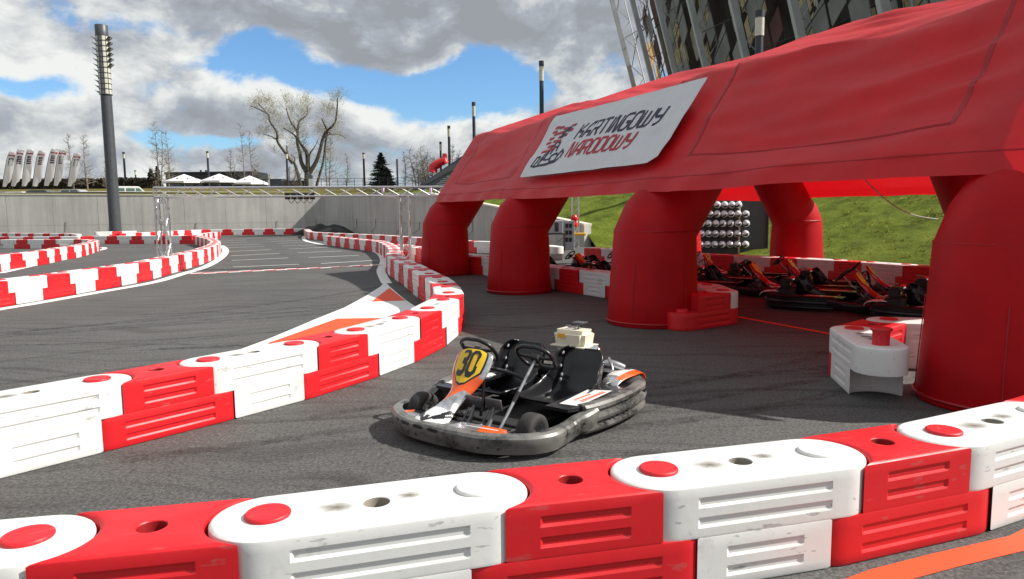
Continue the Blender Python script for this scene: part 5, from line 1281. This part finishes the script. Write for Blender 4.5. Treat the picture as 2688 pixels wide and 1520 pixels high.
# mesh fence along the right half of the terrace
Yf=103; fe=empty('mesh_fence',(AT(690,470,Yf).x,Yf,gz(Yf)),0,'long dark mesh fence on the skyline right of the pavilion','fence'); fx0=AT(690,470,Yf).x; fx1=AT(1170,470,Yf).x; ft=AT(900,468,Yf).z-gz(Yf)
n=22
for i in range(n+1):
    x=(fx1-fx0)*i/n; bm=bmesh.new(); tube(bm,[(x,0,-.3),(x,0,ft)],.035,6); link('post',bm,M['poledark'],fe)
bm=bmesh.new()
for z in (.05,ft*.33,ft*.66,ft-.03): tube(bm,[(0,0,z),(fx1-fx0,0,z)],.018 if z<ft-.1 else .03,5)
for i in range(n*7): x=(fx1-fx0)*(i+.5)/(n*7); tube(bm,[(x,0,0),(x,0,ft)],.007,4)
link('mesh_panel',bm,M['poledark'],fe)
# ------------------------------------------------------------------ feather flags
for i,(pb,pt_,dx) in enumerate(((3,398,36),(26,392,34),(54,392,30),(82,395,34),(112,390,40),(138,392,30),(174,402,36))):
    Y=92+ (i%3)*.7; b_=AT(pb,498,Y); t_=AT(pb+dx*.55,pt_,Y); zb=gz(Y)
    fl=empty('feather_flag',(b_.x,Y,zb),0,f'white feather flag with red emblem, {ordn(i)} of the seven from the left','flag','white feather flags on the terrace'); H_=t_.z-zb; lean=t_.x-b_.x
    bm=bmesh.new(); P=cr([(0,0,-.1),(lean*.35,0,H_*.4),(lean*.72,0,H_*.78),(lean*.98,0,H_*.96),(lean*1.12,0,H_*1.0)],5); tube(bm,P,[.035*(1-.7*k/(len(P)-1)) for k in range(len(P))],6); link('flag_pole',bm,M['poledark'],fl)
    w=1.0
    def ff(u,v,P=P,w=w,i=i):
        k=u*(len(P)-1)*.86+len(P)*.10; k=min(k,len(P)-1.001); a=int(k); p=P[a].lerp(P[a+1],k-a); ww=w*(1-.45*max(0,u-.8)/.2)*(.55+.45*min(1,u/.12))
        return p+Vector((ww*v,.10*math.sin(v*5+u*7+i)*v,-.15*v*(1-u)*2+.25*v*(1 if u<.1 else 0)))
    bm=bmesh.new(); grid(bm,ff,20,6); cl=link('flag_cloth',bm,M['flag'],fl,smooth=180)
    for nm,m,u0,u1,v0,v1 in (('red_emblem',M['redprint'],.60,.68,.08,.92),('dark_print',M['navy'],.36,.56,.28,.80)):
        bm=bmesh.new()
        for sd in (-1,1):
            off=Vector((0,.02*sd,0))
            if nm=='red_emblem':
                for T_ in (((u0,v0),(u1,v0+.05),((u0+u1)/2,.5)),((u1,v1),(u0-.01,v1),((u0+u1)/2+.0,.5)),((u0+.02,.38),(u0+.02,.62),(u1-.02,.62),(u1-.02,.38))): poly(bm,[ff(a,b)+off*(1+.2*len(T_)) for a,b in T_])
            else:
                for k in range(5):
                    a0=u0+(u1-u0)*k/5; a1=a0+(u1-u0)*.115
                    poly(bm,[ff(a0,v0)+off,ff(a1,v0)+off,ff(a1+.012,v1)+off,ff(a0+.012,v1)+off]); 
                    if k%2: poly(bm,[ff(a0,v0)+off*1.1,ff(a0+.04,v0)+off*1.1,ff(a0+.04,v0+.12)+off*1.1,ff(a0,v0+.12)+off*1.1])
        link(nm,bm,m,cl)
# ------------------------------------------------------------------ cars on the terrace road
def car(px0,px1,pyt,Y,label,m,van=False,rot=0):
    a=AT(px0,pyt,Y); b=AT(px1,pyt,Y); L_=b.x-a.x; zb=gz(Y)-.05; cx=(a.x+b.x)/2; H_=1.45 if not van else 1.9; r=empty('parked_van' if van else 'parked_car',(cx,Y,a.z-H_),rot,label,'van' if van else 'car','vehicles on the terrace road')
    Lh=2.15 if not van else 2.2
    S=[(-Lh,.35),(-Lh,.75),(-Lh*.86,.92),(-Lh*.62,1.40),(-Lh*.5,H_),(Lh*.22,H_),(Lh*.52,.98),(Lh*.92,.85),(Lh,.7),(Lh,.35)] if not van else [(-Lh,.35),(-Lh,1.1),(-Lh*.97,1.75),(-Lh*.9,H_),(Lh*.30,H_),(Lh*.62,1.15),(Lh*.94,1.0),(Lh,.8),(Lh,.35)]
    M4=Matrix(((1,0,0,0),(0,0,-1,0),(0,1,0,0),(0,0,0,1))); bm=bmesh.new(); prism(bm,S,-.82,.82,0,M4); bmesh.ops.bevel(bm,geom=bm.edges[:],offset=.06,segments=2,affect='EDGES'); link('body',bm,m,r,smooth=35)
    for sy in (-1,1):
        if van: Wn=[[(-Lh*.85,1.2),(-Lh*.35,1.2),(-Lh*.35,1.7),(-Lh*.83,1.7)],[(-Lh*.28,1.2),(Lh*.1,1.2),(Lh*.1,1.7),(-Lh*.28,1.7)],[(Lh*.15,1.2),(Lh*.5,1.2),(Lh*.3,1.7),(Lh*.15,1.7)]]
        else: Wn=[[(-Lh*.62,.98),(-Lh*.16,.98),(-Lh*.16,1.36),(-Lh*.5,1.36)],[(-Lh*.1,.98),(Lh*.42,.98),(Lh*.2,1.36),(-Lh*.1,1.36)]]
        for w_ in Wn: bm=bmesh.new(); prism(bm,w_,sy*.80,sy*.835,0,M4); link('window',bm,M['glassg'] if van else M['glassd'],r)
        for wx in (-Lh*.6,Lh*.62):
            bm=bmesh.new(); tube(bm,[(wx,sy*.62,.32),(wx,sy*.85,.32)],.32,16); w_=link('wheel',bm,M['blackmatte'],r); bm=bmesh.new(); tube(bm,[(wx,sy*.84,.32),(wx,sy*.862,.32)],.18,12); link('hub_cap',bm,M['steel'],w_)
        bm=bmesh.new(); box(bm,-Lh-.01,-Lh+.04,sy*.6-.12,sy*.6+.12,.75,.92); link('tail_light',bm,mat('tail_lamp',(.4,.01,.01),.3),r)
car(174,230,498,74.5,'silver estate car on the terrace in front of the hedge',M['carpaint']); car(94,142,500,74,'dark green grey car between the flags and the silver car',M['cardark']); car(38,78,504,73.5,'low pale car whose white bonnet shows under the flags',M['carwhite']); car(-20,12,503,74,'dark car cut by the left edge of the photo',M['cardark'])
v=car(323,371,490,80,'small white van right of the huge lamp column',M['carwhite'],True,rot=.5)
# ------------------------------------------------------------------ dark sloping hall roof and red inflatable gate left of the tent
Yh=66; Hp=[AT(1085,497,Yh),AT(1215,408,Yh),AT(1330,370,Yh),AT(1330,520,Yh),AT(1120,510,Yh)]
hall=empty('sloping_hall',(Hp[0].x,Yh,3.0),0,'dark sloping hall with a light grey roof stripe behind the tent end','building')
def slab(name,pts,th,m,par,dy=0):
    bm=bmesh.new(); A_=[bm.verts.new(p+Vector((0,dy,0))) for p in pts]; B_=[bm.verts.new(p+Vector((0,dy+th,0))) for p in pts]; bm.faces.new(A_); bm.faces.new(B_[::-1])
    for i in range(len(pts)): bm.faces.new((A_[i],A_[(i+1)%len(pts)],B_[(i+1)%len(pts)],B_[i]))
    o=link(name,bm,m); reloc(o,par); return o
slab('wall',Hp,14,M['cardark'],hall); slab('roof_stripe',[AT(1120,478,Yh),AT(1180,437,Yh),AT(1300,392,Yh),AT(1300,410,Yh),AT(1185,449,Yh),AT(1118,485,Yh)],.3,mat('grey_roof_stripe',(.14,.145,.15),.6),hall,-.3)
for k in range(5): slab('louvre',[AT(1140+k*8,487-k*6,Yh),AT(1300,462-k*6,Yh),AT(1300,464-k*6,Yh),AT(1140+k*8,489-k*6,Yh)],.2,M['strib'],hall,-.25)
Yr=80; rg=empty('red_inflatable_gate',AT(1150,440,Yr),0,'small bright red inflatable gate top seen over the dark hall','inflatable gate')
bm=bmesh.new(); tube(bm,[AT(1136,452,Yr),AT(1137,438,Yr),AT(1150,430,Yr),AT(1166,422,Yr),AT(1170,430,Yr)],[.55,.5,.5,.55,.4],12); o=link('arch_tube',bm,mat('bright_red_vinyl',(.75,.02,.02),.4),smooth=60); reloc(o,rg)
bm=bmesh.new(); tube(bm,[AT(1167,425,Yr),AT(1167,403,Yr)],[.32,.24],12); o=link('chimney_tube',bm,bpy.data.materials['bright_red_vinyl'],smooth=60); reloc(o,rg)
# black tarpaulin heap in the corner
bm=bmesh.new(); c0=AT(850,609,57.5); c0.z=0
def tf(u,v): 
    x=(u-.5)*4.6; y=(v-.5)*2.4; e=max(0,1-(2*u-1)**2)*max(0,1-(2*v-1)**2); return c0+Vector((x,y,e**.6*(.75+.35*noise.noise(Vector((x*1.3,y*1.3,2))))))
grid(bm,tf,26,14); o=link('tarpaulin_heap',bm,M['blackmatte']); tag(o,'heap of black netting lying in the corner of the two walls','tarpaulin')
# ------------------------------------------------------------------ helmet rack
Yk=26.0; r0=AT(1836,664,Yk); r1=AT(1995,490,Yk); rk=empty('helmet_display_wall',(r0.x,Yk,0),0,'tall dark display wall carrying rows of white helmets','display wall')
bm=bmesh.new(); box(bm,-.9,2.45,.05,.2,0,4.2); link('panel',bm,M['rack'],rk)
for x0 in (1.42,2.45): bm=bmesh.new(); tube(bm,[(x0,-.02,0),(x0,-.02,4.2)],.035,6); link('upright',bm,M['alu'] if x0<2 else M['black'],rk)
bm=bmesh.new(); tube(bm,[(.35,-.3,3.9),(1.25,.02,2.9)],.03,6); link('diagonal_brace',bm,M['black'],rk)
HR_=[(527,2),(0,0)]
rows_=[(538,(1883,1902,1921,1939)),(562,(1864,1883,1901,1919,1937,1958)),(587,(1842,1860,1879,1898,1918,1937,1959)),(614,(1842,1860,1878,1897,1916,1935,1957)),(642,(1839,1857,1876,1896,1916,1935,1957))]
proto=None
for ri,(py,xs) in enumerate(rows_):
    for ci,px in enumerate(xs):
        q=AT(px,py,Yk-.13)
        if proto is None:
            proto=empty('helmet',q,0,'','helmet','white helmets on the display wall'); bm=bmesh.new(); b2=bmesh.new(); bmesh.ops.create_uvsphere(b2,u_segments=20,v_segments=14,radius=.135)
            for v in b2.verts: v.co=Vector((v.co.x*.95,v.co.y*1.08,v.co.z*(1.0 if v.co.z>0 else .92)))
            merge(bm,b2); link('shell',bm,M['helmet'],proto,smooth=60)
            bm=bmesh.new()
            def vf(u,v): 
                a=-math.pi/2-.25+(u-.5)*1.7; zz=-.015-.062*v*math.sin(u*math.pi)**.6-.05*abs(u-.3)*0+.05*(abs(2*u-1))**2; rr=.1475*math.sqrt(max(.02,1-(zz/.15)**2)); return Vector((rr*.97*math.cos(a),rr*1.08*math.sin(a),zz))
            grid(bm,vf,14,5); link('visor',bm,M['visor'],proto,smooth=60); h=proto
        else: h=copy_tree(proto)
        h.location=q; h.rotation_euler=(R.uniform(-.1,.15),R.uniform(-.45,-.05),R.uniform(-.5,.2)); h['label']=f'white helmet, {ordn(ri)} row from the top, {ordn(ci)} from the left'
bm=bmesh.new(); rg_=random.Random(4)      # grass clumps on the visible flank of the bank
for _ in range(11000):
    t=5.6+rg_.random()*3.2; d_=.5+16*rg_.random()**1.2; p,o_,pr=bnd(t); q=p+o_*d_; z=prof(pr,d_); n_=noise.noise(Vector((q.x*.8,q.y*.8,5)))
    if n_<-.12 and rg_.random()<.7: continue
    h_=rg_.uniform(.04,.09)*(1+.8*max(0,n_)); a=rg_.random()*6.28; dx,dy=math.cos(a)*.05,math.sin(a)*.05; l=(rg_.uniform(-.1,.1),rg_.uniform(-.1,.1))
    zb=z-.12+.22*(noise.noise(Vector((q.x*.9,q.y*.9,0)))+.5*noise.noise(Vector((q.x*2.7,q.y*2.7,3))))+.08
    bm.faces.new([bm.verts.new((q.x-dx,q.y-dy,zb)),bm.verts.new((q.x+dx,q.y+dy,zb)),bm.verts.new((q.x+l[0],q.y+l[1],zb+h_))])
o=link('grass_tufts',bm,mat('grass_blade',(.20,.25,.045),.9,var=.6,scale=1.2,spec=.1,trans=.2)); struct(o,'stuff'); tag(o,'tufty green grass growing on the bank behind the tent','grass')
# slanted grey beam on the bank and dark undercroft
bs_=empty('slanted_concrete_beam',AT(2120,505,31),0,'slanted light grey concrete beam climbing the grass bank','concrete beam')
bm=bmesh.new()
A_=[AT(2085,540,30),AT(2150,462,33),AT(2195,458,33),AT(2100,545,30)]
vs0=[bm.verts.new(p) for p in A_]; vs1=[bm.verts.new(p+Vector((.2,.9,-.1))) for p in A_]; bm.faces.new(vs0); bm.faces.new(vs1[::-1])
for i in range(4): bm.faces.new((vs0[i],vs0[(i+1)%4],vs1[(i+1)%4],vs1[i]))
o=link('beam',bm,M['concrete']); reloc(o,bs_)
Yq=34; bw=empty('undercroft_wall',AT(2040,520,Yq),0,'dark louvred stair wall under the canopy left of the grey beam','wall')
slab('wall',[AT(1990,560,Yq),AT(2105,560,Yq),AT(2190,455,Yq),AT(1990,455,Yq)],.4,M['stdark'],bw)
for k in range(3): slab('louvre',[AT(2040,474+k*9,Yq),AT(2165-k*8,474+k*9,Yq),AT(2163-k*8,478+k*9,Yq),AT(2040,478+k*9,Yq)],.1,M['stwhite'],bw,-.12)
# ------------------------------------------------------------------ stadium facade
Y0=140.0; bb=25.6; ee=-.1243
def spt(k,h,off=0):
    """point on the facade at rib k (straight line receding), height h; leans outward to the left going up"""
    X=(374+bb*k)/F*Y0; Y=Y0*(1+ee*k); n=Vector((-.9935,-.114,0))
    return Vector((X,Y,0))+n*((h-.296*Y)*.275-off)+Vector((0,0,h))
stad=empty('stadium',spt(-2,5),0,'huge leaning stadium facade of steel ribs and patchwork panels','stadium')
def Hk(k): return 62-2.9*(k+3)
for k in range(-2,6):
    bm=bmesh.new(); r=.5
    P=[spt(k,h) for h in (0,Hk(k)*.5,Hk(k))]; a=(spt(k+.03,10)-spt(k-.03,10)).normalized(); n=Vector((-.9935,-.114,0)); rings=[]
    for p in P: rings.append([bm.verts.new(p+a*s1*.42+n*s2*.5) for s1,s2 in ((-1,-1),(1,-1),(1,1),(-1,1))])
    for A_,B_ in zip(rings,rings[1:]):
        for j in range(4): bm.faces.new((A_[j],A_[(j+1)%4],B_[(j+1)%4],B_[j]))
    bm.faces.new(rings[0]); bm.faces.new(rings[-1]); o=link('facade_rib',bm,M['strib']); reloc(o,stad)
    if k>-3 or True:
        bm=bmesh.new(); tube(bm,[spt(k,2,3.0),spt(k,Hk(k),3.0)],.16,6)
        for j in range(9): h=4+j*Hk(k)/9; tube(bm,[spt(k,h,.4),spt(k,h+3,3.0)],.09,5); tube(bm,[spt(k,h+3,3.0),spt(k,h+6,.4)],.09,5)
        o=link('rib_lattice',bm,M['stwhite'] if k<-1 else M['strib']); reloc(o,stad)
rng=random.Random(12)
groups={'stgrey':bmesh.new(),'stmaroon':bmesh.new(),'stbeige':bmesh.new()}
for k in range(-2,5):
    nh=9
    for j in range(nh):
        for c in range(4):
            h0=2+(Hk(k)-3)*(j+c*.33)/nh; h1=h0+(Hk(k)-3)/nh*rng.uniform(.5,.95); u0=k+c/4+.02; u1=k+(c+1)/4-.01; t=rng.random()
            if k==-2 and t<.45: continue
            g_='stgrey' if t<.46 else ('stmaroon' if t<.58 else ('stbeige' if t<.96 and k<4 else None))
            if g_ is None: continue
            off={'stgrey':1.4,'stmaroon':2.0,'stbeige':4.5}[g_]+rng.uniform(0,.4); sk=1.6
            A_=[spt(u0,h0,off),spt(u1,h0+sk,off),spt(u1,h1+sk,off),spt(u0,h1,off)]; bm=groups[g_]
            vs0=[bm.verts.new(p) for p in A_]; vs1=[bm.verts.new(p+Vector((.12,0,0))) for p in A_]; bm.faces.new(vs0); bm.faces.new(vs1[::-1])
            for i in range(4): bm.faces.new((vs0[i],vs0[(i+1)%4],vs1[(i+1)%4],vs1[i]))
for g_,bm in groups.items(): o=link({'stgrey':'grey_panel','stmaroon':'maroon_panel','stbeige':'lit_inner_panel'}[g_],bm,M[g_]); reloc(o,stad); o['kind']='stuff'
bm=bmesh.new()
for k in range(-2,5):
    for j in range(9):
        h=3+j*Hk(k)/9; tube(bm,[spt(k,h,.8),spt(k+1,h+Hk(k)/9*(1 if (j+k)%2 else -.3),.8)],.075,4)
        if j%2==0: tube(bm,[spt(k,h,3.6),spt(k+1,h,3.6)],.16,5)
        for c in range(1,7): tube(bm,[spt(k+c/7,h,3.9),spt(k+c/7,h+Hk(k)/11,3.9)],.04,4)
o=link('cross_bracing',bm,M['poledark']); reloc(o,stad); o['kind']='stuff'
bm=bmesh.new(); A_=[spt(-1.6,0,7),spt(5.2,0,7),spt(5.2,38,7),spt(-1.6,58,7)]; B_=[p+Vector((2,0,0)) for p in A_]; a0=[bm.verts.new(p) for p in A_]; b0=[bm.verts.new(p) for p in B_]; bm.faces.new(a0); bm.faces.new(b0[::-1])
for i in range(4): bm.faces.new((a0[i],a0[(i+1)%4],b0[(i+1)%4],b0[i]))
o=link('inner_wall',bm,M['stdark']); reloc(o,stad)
# ------------------------------------------------------------------ person at the end of the wing wall
def person(x,y,z,rz,label):
    root=empty('person',(x,y,z),rz,label,'person')
    V=[(0,0,.95),(0,.01,1.2),(0,0,1.42),(0,0,1.52),(0,.02,1.62),(0,.01,1.72),(.10,0,.9),(.11,.02,.48),(.11,-.02,.08),(.12,.12,.03),(-.10,0,.9),(-.12,.0,.48),(-.12,-.03,.08),(-.13,.10,.03),(.19,0,1.42),(.24,-.02,1.15),(.22,.10,.92),(.215,.15,.84),(-.19,0,1.42),(-.24,-.02,1.15),(-.22,.10,.92),(-.215,.15,.84)]
    E=[(0,1),(1,2),(2,3),(3,4),(4,5),(0,6),(6,7),(7,8),(8,9),(0,10),(10,11),(11,12),(12,13),(2,14),(14,15),(15,16),(16,17),(2,18),(18,19),(19,20),(20,21)]
    Rd=[.15,.14,.15,.06,.095,.06,.10,.065,.045,.035,.10,.065,.045,.035,.065,.048,.035,.03,.065,.048,.035,.03]
    me=bpy.data.meshes.new('body'); me.from_pydata(V,E,[]); me.materials.append(M['jeans']); me.materials.append(M['skin']); o=bpy.data.objects.new('body',me); C.objects.link(o); o.parent=root
    md=o.modifiers.new('skin','SKIN'); 
    for i,r in enumerate(Rd): me.skin_vertices[0].data[i].radius=(r,r*.8 if i<3 else r)
    me.skin_vertices[0].data[0].use_root=True; md.use_smooth_shade=True
    o.modifiers.new('sub','SUBSURF').levels=1
    # jacket, hair
    bm=bmesh.new(); lathe(bm,[(.17,.86),(.18,1.0),(.17,1.2),(.19,1.38),(.12,1.47),(.07,1.50)],16); 
    for v in bm.verts: v.co.y*=.72
    link('jacket',bm,M['blue'],root,smooth=60)
    for s in (-1,1): bm=bmesh.new(); tube(bm,[(s*.18,0,1.40),(s*.245,-.02,1.15),(s*.225,.09,.96)],[.075,.06,.048],10); link('sleeve',bm,M['blue'],root,smooth=60)
    bm=bmesh.new(); b2=bmesh.new(); bmesh.ops.create_uvsphere(b2,u_segments=14,v_segments=10,radius=.105)
    for v in b2.verts: v.co=Vector((v.co.x*.9,v.co.y-.01,v.co.z*1.15+1.64))
    merge(bm,b2); link('head',bm,M['skin'],root,smooth=60)
    bm=bmesh.new(); b2=bmesh.new(); bmesh.ops.create_uvsphere(b2,u_segments=14,v_segments=10,radius=.112)
    for v in b2.verts: v.co=Vector((v.co.x*.92,v.co.y*.98-.02,max(v.co.z,-.02)*1.1+1.665))
    merge(bm,b2); link('hair',bm,M['blackmatte'],root,smooth=60)
    return root
q=AT(1470,610,38.5); person(q.x,38.5,q.z-.1,.4,'person in a blue jacket standing by the wing wall behind the tent')
# ------------------------------------------------------------------ camera, sun, sky
cam=bpy.data.cameras.new('camera'); co=bpy.data.objects.new('camera',cam); C.objects.link(co); sc.camera=co
cam.sensor_width=36; cam.lens=36*F/2688; cam.clip_start=.05; cam.clip_end=5000
co.matrix_world=Matrix.Translation((0,0,EYE))@Matrix.Rotation(math.pi/2-PIT,4,'X')@Matrix.Rotation(ROL,4,'Z')
SUN=Vector((1.15,-.03,1.0)).normalized()
ld=bpy.data.lights.new('sun','SUN'); ld.energy=4.6; ld.angle=rad(.53); ld.color=(1,.955,.88)
lo_=bpy.data.objects.new('sun',ld); C.objects.link(lo_); lo_.rotation_euler=SUN.to_track_quat('Z','Y').to_euler(); lo_.location=(20,-5,40)
W=bpy.data.worlds.new('World'); sc.world=W; W.use_nodes=True; nt=W.node_tree; L=nt.links.new
for n in list(nt.nodes): nt.nodes.remove(n)
out=nd(nt,'ShaderNodeOutputWorld'); bg=nd(nt,'ShaderNodeBackground'); L(bg.outputs[0],out.inputs[0])
sky=nd(nt,'ShaderNodeTexSky'); sky.sky_type='NISHITA'; sky.sun_disc=False
sky.sun_elevation=math.asin(SUN.z); sky.sun_rotation=math.atan2(SUN.x,SUN.y)
sky.air_density=1.0; sky.dust_density=.6; sky.ozone_density=1.6
bg.inputs['Strength'].default_value=.105
tc=nd(nt,'ShaderNodeTexCoord')
def vm(op,a,b=None,s=None):
    n=nt.nodes.new('ShaderNodeVectorMath'); n.operation=op
    if hasattr(a,'links') or hasattr(a,'node'): L(a,n.inputs[0])
    else: n.inputs[0].default_value=a
    if b is not None:
        if hasattr(b,'node'): L(b,n.inputs[1])
        else: n.inputs[1].default_value=b
    if s is not None: n.inputs['Scale'].default_value=s
    return n
def mt(op,a,b=None,c=None,clamp=False):
    n=nt.nodes.new('ShaderNodeMath'); n.operation=op; n.use_clamp=clamp
    for i,v in enumerate((a,b,c)):
        if v is None: continue
        if hasattr(v,'node'): L(v,n.inputs[i])
        else: n.inputs[i].default_value=v
    return n.outputs[0]
dirv=vm('NORMALIZE',tc.outputs['Generated']).outputs[0]
BLOB=SKYBLOBS
def mrange(v,a,b,c=0,d=1,sm=True):
    n=nt.nodes.new('ShaderNodeMapRange'); n.interpolation_type='SMOOTHSTEP' if sm else 'LINEAR'
    L(v,n.inputs['Value']); n.inputs['From Min'].default_value=a; n.inputs['From Max'].default_value=b; n.inputs['To Min'].default_value=c; n.inputs['To Max'].default_value=d
    return n.outputs['Result']
n1=nd(nt,'ShaderNodeTexNoise',Scale=6.0,Detail=2.0,Roughness=.5); L(dirv,n1.inputs['Vector'])
w=vm('SUBTRACT',n1.outputs['Color'],(.5,.5,.5)).outputs[0]; w=vm('SCALE',w,s=.07).outputs[0]
wp=vm('ADD',dirv,w).outputs[0]
def blobs(acc,lst):
    for (bx,by,wx,wy,amp) in lst:
        c=ray(bx,by).normalized()
        df=vm('SUBTRACT',wp,tuple(c)).outputs[0]
        df=vm('MULTIPLY',df,(F/wx,F/wx,F/wy)).outputs[0]
        q=vm('DOT_PRODUCT',df,df).outputs['Value']
        acc=mt('MULTIPLY_ADD',mt('EXPONENT',mt('MULTIPLY',q,-1.0)),amp,acc)
    return acc
def puff(dv,det):
    st=vm('MULTIPLY',dv,(1,1,1.7)).outputs[0]
    nz=nd(nt,'ShaderNodeTexNoise',Scale=5.2,Detail=det,Roughness=.58,Lacunarity=2.2); L(st,nz.inputs['Vector'])
    return nz.outputs['Fac']
cover=blobs(mt('ADD',0.0,SKYBASE),BLOB)
a0=puff(wp,8.0)
up=vm('ADD',wp,(.022,-.004,.034)).outputs[0]
a1=puff(up,5.0)
d0=mt('MULTIPLY_ADD',a0,1.1,cover)
mask=mrange(d0,.44,.60)
lit=mt('MULTIPLY',mt('SUBTRACT',a0,a1),3.8)
edge=mrange(d0,.50,.80,.26,-.03)                      # thin rims of a cloud catch more light than its core
sh=mt('ADD',mt('ADD',lit,edge),.46)
sh=blobs(sh,SKYSHADE)
cr=nd(nt,'ShaderNodeValToRGB'); L(sh,cr.inputs[0]); e=cr.color_ramp.elements
k=1/.105
e[0].position=0; e[0].color=(.42,.45,.49,1)
e[1].position=1; e[1].color=(1.12,1.15,1.12,1)
x=e.new(.35); x.color=(.53,.57,.64,1); x=e.new(.62); x.color=(.78,.82,.84,1)
cl=vm('SCALE',cr.outputs[0],s=SKYGAIN*k).outputs[0]
blue=vm('MULTIPLY',sky.outputs[0],SKYTINT).outputs[0]
mx=nd(nt,'ShaderNodeMix',data_type='RGBA'); L(mask,mx.inputs[0]); L(blue,mx.inputs[6]); L(cl,mx.inputs[7]); L(mx.outputs[2],bg.inputs['Color'])
W.cycles.sampling_method='MANUAL' if hasattr(W.cycles,'sampling_method') else None
try: W.cycles.sample_map_resolution=256
except Exception: pass
vs=sc.view_settings; sc.display_settings.display_device='sRGB'; vs.view_transform='Standard'; vs.look='None'; vs.exposure=EXPO; vs.gamma=1
sc.cycles.max_bounces=8; sc.cycles.transparent_max_bounces=6
